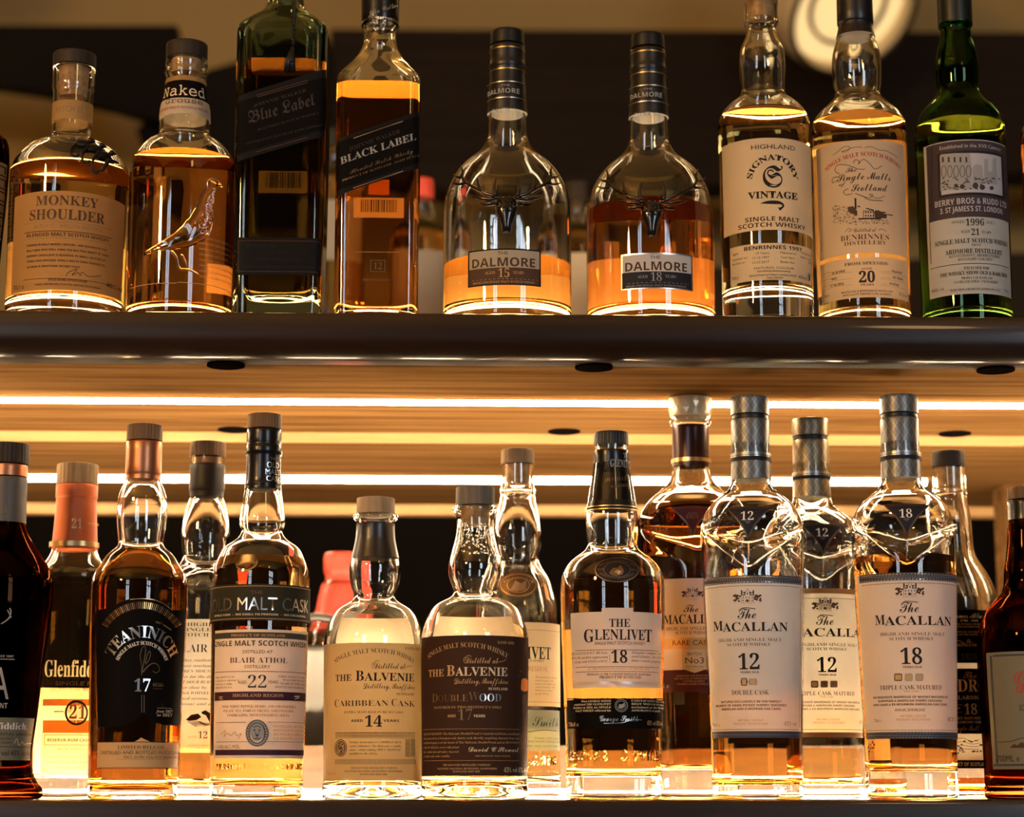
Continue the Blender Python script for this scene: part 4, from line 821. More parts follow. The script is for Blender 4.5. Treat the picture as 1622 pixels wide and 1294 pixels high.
# flora label behind
b = Bottle('tall clear bottle with animal drawing, half hidden behind two front bottles', 327, Y2, ZL, [(723, 27), (736, 27), (778, 26.5), (786, 25), (795, 28), (812, 33), (832, 37), (852, 38.5), (870, 37), (882, 35.5), (892, 38), (905, 52), (918, 60), (935, 65), (960, 66), (1264, 65)], 1188, (.86, .45, .13), base=.010, group=GL_, vref=800)
b.turned('stopper', [(701, 28), (724, 28.3)], 'oak_cap', ribs=34); b.turned('capsule', [(736, 27.6), (776, 27.8), (780, 26.6), (788, 26.2)], plain('capsule_matt', (.013, .010, .010), .5)); b.turned('cork', [(724.5, 20), (736, 20)], 'cork'); b.crop(280, 960, 4.1125)
L = Label(b, 'front_label').rect(-20, 85, 430, 955, 'paper_glow', 0)
for i, (t, a, c) in enumerate((('HIGHLAND', 70, 330), ('SINGLE MALT', 40, 365), ('SCOTCH WHISKY', 20, 385))): L.T(t, 'r', a, c, 131 + 34 * i, 22, 'brown')
L.T('BLAIR ATHOL', 'r', 5, 405, 300, 48, 'dark')
for i, t in enumerate(('distillery, established in 1798, stands', 'on peaty moorland in the foothills of', 'the BEN MOUNTAINS, draws its', 'water for the distillery from an', 'ALT DOUR BURN - The Burn of the', 'Otter close by. This single malt', 'Scotch WHISKY has a mellow deep', 'toned aroma, a strong fruity', 'flavour and a smooth finish')): L.T(t, 'i', 5, 400, 362 + 35.5 * i, 17, 'brown')
L.poly([(160, 690), (185, 678), (205, 690), (230, 705), (300, 700), (345, 720), (350, 775), (250, 780), (215, 760), (190, 712), (165, 702)], 'dark', 2).poly([(60, 740), (95, 708), (140, 700), (160, 722), (130, 742), (80, 748)], 'brown', 2)
for i in range(5): L.line([(70 + 12 * i, 755 + 7 * i), (150 + 10 * i, 752 + 6 * i), (240 + 10 * i, 778)], 4, 'brown')
L.T('AGED', 'r', 70, 130, 858, 12, 'tan').T('12', 'r', 140, 198, 862, 42, 'brown').T('YEARS', 'r', 215, 300, 858, 12, 'tan').T('Distilled & Bottled in SCOTLAND', 'r', 75, 330, 912, 10, 'tan').T('BLAIR ATHOL DISTILLERY, Pitlochry, Perthshire', 'r', 65, 350, 930, 10, 'tan'); L.done()
# band bottle, 22
b = Bottle('bottle with a grey green band across the top and number 22 below', 416, .055, ZL, [(772, 27), (780, 29), (792, 31), (812, 34), (827, 35.8), (836, 34), (842, 31.8), (848, 34), (857, 42), (866, 56), (873, 62), (883, 67), (893, 71), (905, 74.5), (918, 76), (940, 76), (1200, 74), (1264, 73)], 886, (.90, .50, .18), base=.010, group=GL_, vref=800)
b.turned('stopper', [(657, 26.6), (680, 27)], 'oak_cap', ribs=34)
b.turned('capsule', [(681, 26.4), (684, 27.4), (700, 27.6), (705, 27), (711, 28.8), (717, 29), (722, 27.6), (735, 27.3), (765, 28), (768, 29), (772, 28.6), (776, 29.2)], plain('capsule_gloss', (.010, .009, .010), .25, .3)); b.crop(270, 640, 1.979)
L = Label(b, 'neck_print', .0, lambda z: 28.4 * mpp(.055, 750))
L.T('THE', 'g', 313, 330, 176, 9, 'silver').T('OLD', 'g', 302, 338, 200, 19, 'silver').T('MALT', 'g', 297, 341, 221, 17, 'silver').T('CASK', 'g', 300, 342, 242, 17, 'silver'); L.done(); b.crop(330, 920, 7.612)
R = lambda z: 76.3 * mpp(.055, 950)
L = Label(b, 'band_label', .0006, R).wrap(38, 475, 'paper_olive', 0, 180).wrap(60, 66, 'tan', 1, 85).wrap(452, 458, 'tan', 1, 85).T('THE', 'g', 515, 655, 160, 40, 'bronze').T('OLD MALT CASK', 'g', 65, 1185, 352, 150, 'silver').T('SINGLE CASK  -  NO CHILL FILTRATION  -  NO COLOURING -', 'G', 90, 1165, 415, 23, 'cream'); L.done()
L = Label(b, 'front_label').rect(75, 585, 1200, 2140, 'paper_white', 0).rect(76, 618, 1196, 690, 'olive', 1).T('PRODUCT OF SCOTLAND', 'b', 280, 920, 670, 30, 'tan').T('SINGLE MALT SCOTCH WHISKY', 'G', 78, 1195, 782, 62, 'olive').T('DISTILLED AT', 'g', 418, 775, 872, 36, 'dark').T('BLAIR ATHOL', 'r', 265, 948, 988, 62, 'dark').T('DISTILLERY', 'g', 442, 745, 1052, 36, 'dark').hl(85, 1190, 1092, 7, 'brown')
L.T('AGED', 'g', 362, 465, 1240, 34, 'dark').T('22', 'r', 478, 698, 1290, 140, 'dark').T('YEARS', 'g', 715, 838, 1238, 34, 'dark'); L.para(['THIS BOTTLED', 'IS DRAWN FROM A', 'SINGLE CASK', '298 BOTTLES'], 'r', 90, 1172, 42, 20, 'brown', -1).para(['THIS SINGLE CASK', 'WAS DISTILLED', 'MARCH 1995 AND', 'BOTTLED FEBRUARY'], 'r', 1150, 1170, 42, 22, 'brown', 1)
L.done(); b.crop(330, 1070, 6.312)
L = Label(b, 'tasting_label', .0004).rect(72, 160, 985, 245, 'purple', 1).rect(78, 740, 982, 795, 'purple', 1).T('HIGHLAND REGION', 'b', 250, 745, 213, 30, 'tan').curve([(115, 215), (150, 212), (120, 232), (155, 235)], 6, 'tan').curve([(905, 205), (850, 208), (900, 220), (855, 235)], 6, 'cream')
L.T('NOSE: WHITE PEPPER, HERBS, AND STRAWBERRIES.', 'r', 145, 868, 320, 23, 'dark').T('PALATE: TEA, FOREST FRUITS, AND CINNAMON.', 'r', 160, 848, 364, 23, 'dark').T('FINISH: LONG, WITH LINGERING SPICES.', 'r', 198, 803, 408, 23, 'dark').hl(90, 380, 468, 4, 'brown').hl(590, 975, 468, 4, 'brown').hl(90, 400, 662, 4, 'brown').hl(580, 975, 662, 4, 'brown')
for i in range(26):
    a = i * 2 * math.pi / 26; x, y = 487 + 92 * math.cos(a), 575 + 115 * math.sin(a); L.oval(x, y, 22, 20, 'dark', 2, 9).oval(x, y, 14, 11, 'grey', 3, 8)
L.oval(487, 565, 66, 88, 'grey', 3).oval(462, 545, 10, 7, 'black', 4, 10).oval(512, 545, 10, 7, 'black', 4, 10).poly([(468, 588), (506, 588), (487, 612)], 'black', 4).line([(487, 610), (487, 624)], 5, 'black', 4).curve([(452, 622), (470, 634), (487, 624), (504, 634), (522, 622)], 6, 'black', 4).line([(470, 555), (474, 588)], 4, 'black', 4).line([(504, 555), (500, 588)], 4, 'black', 4).curve([(450, 520), (487, 505), (525, 520)], 6, 'black', 4)
L.curve([(135, 590), (180, 550), (165, 610), (200, 575), (230, 600), (270, 565), (290, 600), (335, 580), (300, 630)], 4, 'brown'); L.para(['DISTILLED, MATURED &', 'BOTTLED IN SCOTLAND', 'HUNTER LAING & CO', 'GLASGOW, G2 1AS'], 'b', 645, 522, 40, 22, 'tan', -1).T('e 50% ALC./VOL.', 'g', 100, 325, 728, 32, 'brown'); L.done()
E = Label(b, 'embossed_lettering').T('HUNTER LAING & COMPANY', 'g', 90, 930, 938, 56, MATS['clear_glass'], ext=.0007); E.done()
L = Label(b, 'back_label'); L.grid(math.pi - .75, math.pi + .75, b.zv(1238), b.zv(1195), 'paper_back', 0, back=True); L.done()
# kraft label, 14
b = Bottle('nearly empty clear bottle with a kraft brown label reading 14', 594, .078, ZL, [(815, 33.5), (818, 35.8), (823, 36), (827, 31), (838, 29.8), (855, 31), (870, 34), (884, 37.5), (902, 40.5), (918, 39.5), (930, 36.8), (942, 33), (950, 34), (957, 44), (966, 58), (985, 71), (1003, 77), (1017, 79), (1040, 79), (1215, 78), (1240, 78), (1252, 80), (1264, 80)], 1232, (.93, .68, .34), base=.009, group=GL_, vref=900, punt=.007)
b.turned('stopper', [(789, 30), (814.5, 30.3)], wood('pale_cap', (.26, .18, .10), (.46, .33, .20), .6, (40, 40, 3), .2)); b.crop(500, 700, 2.178)
b.turned('capsule', [(829, 30.6), (838, 30.3), (855, 31.6), (870, 34.6), (885, 38.2)], plain('capsule_brown', (.020, .012, .008), .3, .1), closed=False); b.crop(505, 1010, 9.541)
L = Label(b, 'front_label').rect(78, 75, 1560, 2160, 'paper_kraft', 0, arch=0)
L.T('SINGLE MALT SCOTCH WHISKY', 'r', 258, 1425, 228, 66, 'brown', sag=145).T('ESTD 1892', 'r', 1300, 1520, 188, 40, 'brown').T('Distilled at', 's', 830, 1300, 470, 88, 'dark').T('THE', 'b', 262, 500, 655, 96, 'dark').T('B', 'b', 560, 682, 650, 148, 'black').T('ALVENIE', 'b', 690, 1430, 652, 118, 'black').T('Distillery, Banffshire', 's', 680, 1440, 770, 78, 'dark').T('SCOTLAND', 'b', 1170, 1425, 870, 34, 'dark')
L.curve([(820, 470), (810, 400), (870, 350), (920, 360)], 6, 'dark').curve([(1290, 455), (1340, 435), (1400, 430)], 6, 'dark').curve([(670, 770), (720, 765)], 6, 'dark')
L.T('C', 'r', 250, 308, 1048, 106, 'dark').T('ARIBBEAN', 'r', 318, 1045, 1032, 82, 'dark').T('C', 'r', 1095, 1170, 1032, 102, 'dark').T('ASK', 'r', 1182, 1438, 1040, 84, 'dark').T('EXTRA MATURED IN RUM CASKS', 'r', 392, 1270, 1142, 34, 'dark')
for y0, y1, t in ((215, 370, 'NOSE'), (880, 1060, 'TASTE')):
    L.line([(165, y0), (168, y1)], 6, 'tan'); L.line([(135, y0), (140, y1 + 130)], 4, 'faint'); L.line([(112, y0), (116, y1 + 230)], 4, 'faint')
L.done(); b.crop(505, 1130, 8.924)
L = Label(b, 'lower_print', .0002).T('AGED', 'G', 462, 625, 120, 34, 'dark').T('14', 'b', 655, 892, 186, 148, 'black').T('YEARS', 'G', 905, 1128, 120, 34, 'dark').hl(240, 1350, 345, 5, 'brown').hl(240, 1355, 652, 5, 'brown')
for i in range(58): x = 255 + i * 19; L.ring(x, 296, 11, 26, 5, 'brown', 2, 10)
L.hl(240, 1350, 268, 4, 'brown').hl(240, 1350, 326, 4, 'brown').ring(318, 486, 80, 116, 12, 'brown').oval(318, 486, 66, 100, 'brown', 2).ring(318, 486, 48, 78, 6, 'kraft', 4)
random.seed(6)
for i in range(40): L.oval(318 + random.uniform(-45, 45), 486 + random.uniform(-70, 70), 8, 6, 'kraft', 4, 6)
L.para(['Further maturation in CARIBBEAN RUM', 'casks enhances The Balvenie’s vanilla', 'notes - whilst adding SPICY AROMATIC'], 'r', 442, 420, 54, 28, 'dark', -1, x2=1155).T('qualities to the whisky.', 'r', 442, 832, 580, 28, 'dark')
for i in range(24): L.hl(1215, 1283, 372 + i * 10.3, 5, 'brown').hl(1290, 1350, 370 + i * 10.3, 5, 'brown')
for i in range(45):
    for j in range(4): L.rect(242 + i * 25, 664 + j * 15, 256 + i * 25, 672 + j * 15, 'brown', 2)
L.T('THE BALVENIE DISTILLERY COMPANY', 'b', 455, 1105, 782, 22, 'brown').T('BALVENIE MALTINGS, DUFFTOWN, BANFFSHIRE,', 'b', 375, 1180, 828, 22, 'brown').T('SCOTLAND AB55 4BB', 'b', 588, 960, 872, 22, 'brown').T('70ml e', 'r', 115, 255, 870, 52, 'tan').T('43%', 'r', 1390, 1485, 870, 60, 'tan'); L.done()
b.back(975, 1238, 58)
# dark label, 17
b = Bottle('clear bottle with dark brown label and two-wood name, corked and misty inside the neck', 752.5, .056, ZL, [(802, 33), (806, 35.5), (811, 35.3), (815, 31), (822, 29.3), (838, 29.8), (852, 31.5), (870, 36), (885, 40), (900, 42.5), (912, 41.5), (926, 37), (938, 33.8), (945, 37), (952, 51), (962, 66), (975, 74), (985, 78), (1000, 83), (1010, 84.8), (1030, 85), (1215, 83.5), (1240, 83.5), (1252, 86), (1264, 86)], 1222, (.92, .60, .25), base=.009, group=GL_, vref=900, punt=.007)
b.turned('stopper', [(772, 30.8), (801.5, 31)], wood('grey_cap', (.10, .085, .07), (.22, .19, .15), .6, (40, 40, 3), .2)); b.turned('cork', [(802, 22), (833, 21.5)], 'cork')
mb = MB(); random.seed(12)
for i in range(230):
    v = random.uniform(832, 882); r0 = 27.5 + (v - 832) * .17; q = random.uniform(-1.25, 1.25); p = at(752.5, v, .056); rr = r0 * b.mp
    mb.ball((b.xc + rr * math.sin(q), b.yc - rr * math.cos(q), p.z), random.uniform(.0004, .0011), MATS['clear_glass'], None, 6, 4)
mb.build('condensation_drops', b.root)['kind'] = 'stuff'
b.crop(665, 1000, 9.011)
L = Label(b, 'front_label').rect(22, 55, 1572, 2060, 'paper_brown', 0)
L.T('SINGLE MALT SCOTCH WHISKY', 'r', 135, 1240, 225, 66, 'tan', sag=150).T('ESTD 1892', 'r', 1108, 1338, 182, 36, 'tan').T('Distilled at', 's', 650, 1115, 455, 85, 'tan').T('THE', 'b', 135, 350, 645, 98, 'tan').T('B', 'b', 390, 502, 635, 148, 'tan').T('ALVENIE', 'b', 512, 1245, 632, 118, 'cream').T('Distillery, Banffshire', 's', 500, 1250, 745, 75, 'tan').T('SCOTLAND', 'b', 978, 1245, 838, 34, 'cream')
L.curve([(640, 455), (630, 390), (690, 345), (740, 360)], 6, 'tan').curve([(1100, 440), (1170, 430), (1225, 400)], 6, 'tan').curve([(490, 750), (540, 745)], 6, 'tan')
L.T('D', 'r', 185, 262, 1015, 118, 'gold').T('OUBLE', 'r', 272, 688, 1000, 92, 'bronze').T('W', 'r', 695, 845, 995, 125, 'bronze').T('OOD', 'r', 850, 1155, 998, 100, 'silver').T('MATURED IN TWO DISTINCT CASKS', 'r', 208, 1158, 1098, 32, 'tan').T('AGED', 'G', 400, 515, 1225, 36, 'tan').T('17', 'r', 550, 750, 1268, 145, 'bronze').T('YEARS', 'G', 765, 930, 1225, 36, 'cream')
L.poly([(1445, 690), (1470, 672), (1510, 672), (1532, 700), (1532, 840), (1500, 860), (1455, 850), (1435, 820)], 'orange', 1)
for i in range(3): L.line([(1468 + 22 * i, 900), (1470 + 20 * i, 1680 - 90 * i)], 6, 'tan', 2)
L.line([(1425, 570), (1540, 600)], 12, 'tan', 2).line([(1410, 625), (1540, 640)], 5, 'tan', 2); L.done(); b.crop(665, 1130, 8.922)
L = Label(b, 'lower_print', .0002).hl(60, 1395, 218, 4, 'tan').hl(65, 1395, 665, 4, 'tan').T('THIS MATURATION: The Balvenie DoubleWood is transferred from a traditional', 'r', 65, 1390, 300, 30, 'tan').T('whisky oak cask to a European oak sherry cask thereby acquiring character from each.', 'r', 65, 1390, 362, 30, 'tan').T('Transferred aging is at the heart of The Balvenie DoubleWood and at SEVENTEEN', 'r', 65, 1390, 424, 30, 'tan')
L.T('YEARS OF AGE it is sweet with dried', 'r', 65, 555, 494, 28, 'tan').T('fruit, vanilla oak and spice, layered', 'r', 65, 552, 556, 28, 'tan').T('in depth, oak and vanilla.', 'r', 68, 435, 618, 28, 'tan').T('David C Stewart', 's', 690, 1385, 540, 62, 'cream').T('THE BALVENIE MALT MASTER', 'r', 780, 1268, 612, 20, 'tan')
L.T('THE BALVENIE DISTILLERY COMPANY', 'b', 335, 995, 740, 24, 'tan').T('BALVENIE MALTINGS, DUFFTOWN, BANFFSHIRE,', 'b', 262, 1088, 792, 24, 'tan').T('SCOTLAND AB55 4BB', 'b', 470, 845, 832, 24, 'tan').T('43% vol 43% alc/vol', 'r', 1180, 1525, 832, 64, 'cream'); L.done()
b.back(972, 1232, 58)
# reserve, behind
b = Bottle('tall bottle with oval bronze seal, behind the dark brown label bottle', 820, Y2, ZL, [(736, 25.5), (772, 26), (776, 28.6), (780, 28.3), (783, 27), (792, 28), (812, 32.5), (831, 36), (848, 37.5), (862, 37), (880, 34), (890, 34.5), (900, 39), (912, 47), (924, 53), (940, 58), (954, 62), (970, 65), (985, 66.5), (1264, 68)], 1160, (.94, .66, .30), base=.012, group=GL_, vref=800)
b.turned('stopper', [(713, 26.3), (735.5, 26.7)], wood('tan_cap', (.16, .10, .05), (.32, .21, .11), .6, (40, 40, 3), .2), ribs=34); b.turned('cork', [(736, 19), (768, 18.5)], 'cork'); b.crop(770, 660, 2.042)
L = Label(b, 'seal', .0012).oval(104, 545, 61, 41, 'bronze', 0).ring(104, 545, 54, 35, 2.5, 'gold', 2).ring(104, 545, 34, 24, 2, 'gold', 2).poly([(80, 560), (95, 530), (112, 540), (128, 530), (126, 560), (100, 566)], 'tan', 2).T('THE GLENLIVET', 'r', 62, 146, 524, 6, 'gold', sag=14); L.done(); b.crop(820, 880, 3.275)
L = Label(b, 'front_label').rect(-165, 345, 231, 780, 'paper_cream', 0).hl(-150, 226, 385, 3, 'tan').T('THE', 'b', -35, 35, 440, 40, 'black').T('GLENLIVET', 'b', -150, 168, 535, 62, 'black').T('SINGLE MALT SCOTCH WHISKY', 'g', -100, 135, 550, 11, 'dark').T("FOUNDER'S RESERVE", 'g', -110, 152, 598, 24, 'tan').hl(-160, 226, 758, 3, 'tan').para(['Remarkably smooth', 'and creamy with', 'notes of citrus and', 'sweet orange. Well', 'balanced with a', 'gentle finish'], 'i', 90, 636, 17, 9, 'faint', -1); L.done()
L = Label(b, 'blue_label').rect(-155, 800, 216, 1010, 'paper_blue', 0).hl(-150, 212, 820, 3, 'tan').T('George Smith', 'q', -130, 206, 885, 48, 'slate').curve([(50, 915), (130, 905), (200, 910)], 4, 'slate').T('Founder of the original', 'i', 85, 208, 952, 10, 'slate').T('THE GLENLIVET DISTILLERY', 'r', 10, 210, 970, 11, 'slate').T('PURE POT STILL SCOTCH WHISKY', 'r', 0, 210, 993, 9, 'slate'); L.done()
E = Label(b, 'embossed_lettering').T('GEORGE & J.G. SMITH', 'g', -140, 195, 1085, 45, MATS['clear_glass'], ext=.0007); E.done()
# 18, with oval seal
b = Bottle('bottle with oval dark seal on its shoulder and silver grey label reading 18', 969, .056, ZL, [(706, 26.5), (714, 26.7), (806, 39.5), (818, 41), (831, 41.6), (850, 41), (866, 40.3), (872, 43), (878, 51), (886, 62), (895, 71), (905, 77), (915, 80.5), (934, 82.5), (960, 82.5), (1100, 79), (1200, 76), (1264, 75.5)], 918, (.90, .46, .12), base=.0165, group=GL_, vref=800, punt=.002)
b.turned('screw_cap', [(685, 27), (706, 27.6)], 'black_plastic', ribs=36)
b.turned('capsule', [(714, 27.4), (717, 28.2), (747, 28.4), (752, 27.2), (760, 29), (782, 34.5), (800, 39.2), (808, 41.2)], 'capsule_gloss'); b.crop(770, 660, 2.042)
L = Label(b, 'neck_print', .0006, pchip([b.zv(v) for v in (700, 750, 760, 782, 800, 815)], [mpp(.056, v) * h for v, h in ((700, 28.4), (750, 28.5), (760, 29.2), (782, 34.7), (800, 39.4), (815, 42))]))
L.T('THE', 'b', 441, 462, 135, 16, 'grey').T('GLENLIVET', 'b', 402, 470, 163, 24, 'grey').T('DISTILLERY', 'r', 385, 462, 212, 12, 'bronze', y2=205).T('GEORGE', 'r', 405, 462, 232, 10, 'bronze', y2=226).wrap(285, 288, 'gold', 1, 90).wrap(295, 298, 'gold', 1, 90); L.done(); b.crop(880, 860, 5.628)
L = Label(b, 'seal', .0022).oval(545, 243, 186, 110, 'bronze', 0).oval(545, 241, 178, 104, 'black', 1).ring(545, 241, 112, 66, 4, 'bronze', 3).T('THE GENUINE SINGLE MALT', 'r', 405, 690, 172, 16, 'bronze', sag=42).T('ESTD', 'r', 384, 440, 245, 16, 'bronze').T('1824', 'r', 650, 712, 250, 16, 'bronze').poly([(480, 270), (510, 225), (545, 225), (575, 200), (600, 240), (595, 280), (540, 300), (500, 290)], 'bronze', 3).poly([(520, 260), (550, 240), (580, 255), (560, 285)], 'gold', 4).T('DISTILLED BY THE GLENLIVET', 'r', 400, 695, 322, 14, 'bronze', sag=-48); L.done()
L = Label(b, 'front_label').rect(145, 612, 938, 1288, 'paper_white', 0).rect(412, 578, 690, 612, 'paper_white', 0).line([(185, 655), (445, 645), (445, 625), (695, 625), (695, 645), (915, 655)], 6, 'silver').T('THE', 'b', 480, 662, 748, 70, 'black').T('G', 'b', 258, 345, 885, 112, 'black').T('LENLIVE', 'b', 352, 790, 862, 90, 'black').T('T', 'b', 790, 852, 882, 108, 'black').T('SINGLE MALT SCOTCH WHISKY', 'g', 350, 795, 906, 27, 'brown')
L.hl(180, 912, 952, 4, 'brown').T('18', 'b', 498, 638, 1068, 106, 'black').para(['THE GLENLIVET 18 Year', 'Old is the perfect expression', 'of age and ELEGANCE.'], 'i', 468, 992, 37, 19, 'brown', 1).para(['Elegant, complex, rich', 'and fruity, An ENTICING', 'bitter-sweet symphony.'], 'i', 675, 990, 36, 19, 'brown', -1).hl(180, 912, 1102, 4, 'brown').T('GUARANTEED EIGHTEEN YEARS OF AGE', 'r', 290, 830, 1130, 22, 'tan').hl(180, 912, 1145, 4, 'brown')
L.T('DISTILLED AT THE GLENLIVET DISTILLERY, BANFFSHIRE', 'b', 285, 845, 1178, 17, 'brown').T('PRODUCT OF SCOTLAND', 'b', 393, 755, 1208, 23, 'brown').hl(190, 905, 1240, 6, 'silver').hl(190, 905, 1255, 5, 'silver').hl(482, 484, 1030, 80, 'brown'); L.done(); b.crop(880, 1050, 5.75)
L = Label(b, 'lower_label').rect(112, 328, 975, 592, 'paper_black', 0)
random.seed(8)
for i in range(44): x = 120 + i * 19.6; L.oval(x, 328, 13, random.uniform(4, 10), 'paper_black', 0, 8).oval(x, 592, 13, random.uniform(4, 10), 'paper_black', 0, 8)
L.para(['When GEORGE SMITH', 'established THE GLENLIVET', 'Distillery in 1824, his SINGLE', 'MALT WHISKY reflected his'], 'b', 505, 356, 29, 17, 'cream', 1).para(['CONVICTION that only the', 'BEST WOULD DO and was', 'acclaimed as the HIGHEST', 'ASSURANCE of quality'], 'b', 688, 356, 29, 17, 'cream', -1).ring(598, 388, 56, 56, 5, 'grey').ring(598, 388, 42, 42, 4, 'grey').poly([(570, 410), (580, 375), (605, 378), (625, 360), (632, 395), (600, 418)], 'grey', 3).T('George Smith', 's', 405, 750, 530, 48, 'silver').curve([(440, 550), (600, 545), (700, 515), (780, 520)], 5, 'silver').T('70cl e', 'r', 125, 215, 578, 34, 'tan').T('43% vol 43% alc/vol', 'r', 828, 970, 568, 38, 'tan'); L.done()
E = Label(b, 'embossed_lettering').T('GEORGE & J. G. SMITH L', 'g', 140, 935, 890, 92, MATS['clear_glass'], ext=.0008); E.done()
b.back(992, 1115, 62)
# decanter behind, faceted stopper
def castle(L, x, y, k):
    """the little house between trees on the oak label"""
    P = lambda pts: [(x + a * k, y + c * k) for a, c in pts]
    L.poly(P([(-58, 118), (-58, 20), (-48, 10), (-40, 20), (-20, 20), (0, -12), (20, 20), (40, 20), (48, 5), (58, 20), (58, 118)]), 'paper_white', 2).poly(P([(-60, 56), (-60, 6), (-48, 6), (-48, 22), (48, 22), (48, 6), (60, 6), (60, 56)]), 'dark', 3).poly(P([(-21, 58), (-21, 34), (0, -4), (21, 34), (21, 58)]), 'paper_white', 4).line(P([(-23, 36), (0, -10), (23, 36)]), 5 * k, 'dark', 5).rect(x - 5 * k, y + 30 * k, x + 5 * k, y + 48 * k, 'dark', 5).line(P([(-58, 56), (-58, 118)]), 3 * k, 'brown', 3).line(P([(58, 56), (58, 118)]), 3 * k, 'brown', 3)
    for i in (-40, 40): L.poly(P([(i - 10, 50), (i - 10, 36), (i, 24), (i + 10, 36), (i + 10, 50)]), 'paper_white', 4).rect(x + (i - 4) * k, y + 36 * k, x + (i + 4) * k, y + 48 * k, 'dark', 5)
    for i in range(4):
        for j in range(2): L.rect(x + (-44 + 28 * i) * k, y + (66 + 28 * j) * k, x + (-36 + 28 * i) * k, y + (82 + 28 * j) * k, 'dark', 3)
    L.rect(x - 7 * k, y + 92 * k, x + 7 * k, y + 118 * k, 'black', 3)
    random.seed(4)
    for i in range(34):
        s = -1 if i % 2 else 1; L.oval(x + s * random.uniform(66, 125) * k, y + random.uniform(48, 112) * k, 11 * k, 9 * k, 'brown', 2, 7)
    L.line(P([(-120, 120), (120, 120)]), 5 * k, 'brown', 2)
b = Bottle('broad amber decanter bottle with faceted glass stopper and maroon neck', 1094, Y2, ZL, [(662, 32.5), (668, 33.5), (673, 31), (676, 28.5), (722, 28.5), (740, 28.4), (750, 30), (759, 33.5), (771, 42), (782, 55), (794, 68), (805, 76.5), (818, 82), (835, 83.5), (850, 82.5), (1000, 75), (1150, 69), (1264, 66.5)], 803, (.72, .30, .07), base=.022, group=GL_, vref=700, vee=(at(1094, 880, .15).z, at(1094, 912, .15).z, at(1094, 838, .15).z, .004), cxb=None)
mb = MB(); n = 20; d = mpp(Y2, 650); vs = []; fs = []; rows = [(630.5, 30), (632, 34.5), (640, 34.8), (650, 33.5), (658, 32.5), (661.5, 31.5)]
for i, (v, h) in enumerate(rows):
    for j in range(n): q = 2 * math.pi * (j + .5 * (i % 2)) / n; vs.append((b.xc + h * d * math.sin(q), b.yc - h * d * math.cos(q), b.zv(v)))
for i in range(len(rows) - 1):
    for j in range(n):
        a, c, e, f = i * n + j, i * n + (j + 1) % n, (i + 1) * n + j, (i + 1) * n + (j + 1) % n
        fs += [(a, e, c), (c, e, f)] if i % 2 == 0 else [(a, e, f), (a, f, c)]
fs += [tuple(range(n)), tuple(range(len(rows) * n - 1, (len(rows) - 1) * n - 1, -1))]; mb.add(vs, fs, plain('pale_gold', (.90, .70, .42), .25, .2)); mb.build('stopper', b.root, smooth=False)
b.turned('capsule', [(675, 29.2), (700, 29.3), (722, 29.3), (740, 29.4)], foil('maroon_foil', (.055, .012, .010), .3, .3), closed=False)
b.crop(1000, 620, 4.313); L = Label(b, 'neck_print', .0006, lambda z: 29.5 * mpp(Y2, 730)); L.wrap(447, 474, 'gold', 1, 175); L.done()
def tri(L, x0, x1, xa, y0, ya, c, e):
    xm = (x0 + x1) / 2.; top = [(x0 + (x1 - x0) * i / 8., y0 - 14 * (1 - (i / 4. - 1)**2)) for i in range(9)]
    s1 = [(x1 + (xa - x1) * t + 26 * math.sin(math.pi * t) * -1, y0 + (ya - y0) * t) for t in (.17, .33, .5, .67, .83)]; s2 = [(x0 + (xa - x0) * t + 26 * math.sin(math.pi * t), y0 + (ya - y0) * t) for t in (.83, .67, .5, .33, .17)]
    pts = top + s1 + [(xa, ya)] + s2; L.poly(pts, c, 0, .003)
    cx, cy = xm, y0 + (ya - y0) * .34; L.line([(cx + (x - cx) * .88, cy + (y - cy) * .88) for x, y in pts + pts[:1]], 3, e, 2); L.line([(cx + (x - cx) * .99, cy + (y - cy) * .99) for x, y in pts + pts[:1]], 3, e, 2)
L = Label(b, 'shoulder_label', .0009); tri(L, 272, 560, 420, 797, 995, 'maroon', 'bronze'); L.T('EST', 'r', 388, 450, 840, 14, 'bronze').T('1824', 'r', 375, 458, 868, 24, 'bronze'); L.done()
b.crop(1040, 900, 3.45)
L = Label(b, 'front_label').rect(-15, 55, 385, 675, 'paper_white', 0).rect(-15, 380, 385, 440, 'gold', 1).rect(-15, 555, 385, 675, 'maroon', 1)
castle(L, 197, 105, .45); L.T('EST. 1824', 'r', 170, 222, 174, 8, 'tan').T('The', 's', 148, 228, 240, 40, 'dark').T('MACALLAN', 'b', 42, 345, 302, 48, 'black').T('HIGHLAND SINGLE MALT', 'r', 55, 335, 338, 18, 'brown').T('SCOTCH WHISKY', 'r', 105, 290, 361, 18, 'brown').T('RARE CASK', 'g', 90, 300, 420, 26, 'brown')
L.poly([(145, 440), (270, 440), (270, 552), (208, 572), (145, 552)], 'cream', 2).frame(142, 440, 273, 555, 4, 'gold', 3).T('BATCH', 'g', 170, 245, 476, 16, 'brown').T('No3', 'g', 158, 258, 520, 32, 'brown').T('2018 RELEASE', 'g', 160, 255, 542, 8, 'brown').para(['DISTILLED AND BOTTLED BY', 'THE MACALLAN DISTILLERS LTD', 'EASTER ELCHIES', 'CRAIGELLACHIE SCOTLAND'], 'b', 205, 592, 15, 9, 'tan').T('70cl e', 'r', -5, 72, 655, 22, 'cream'); L.done()

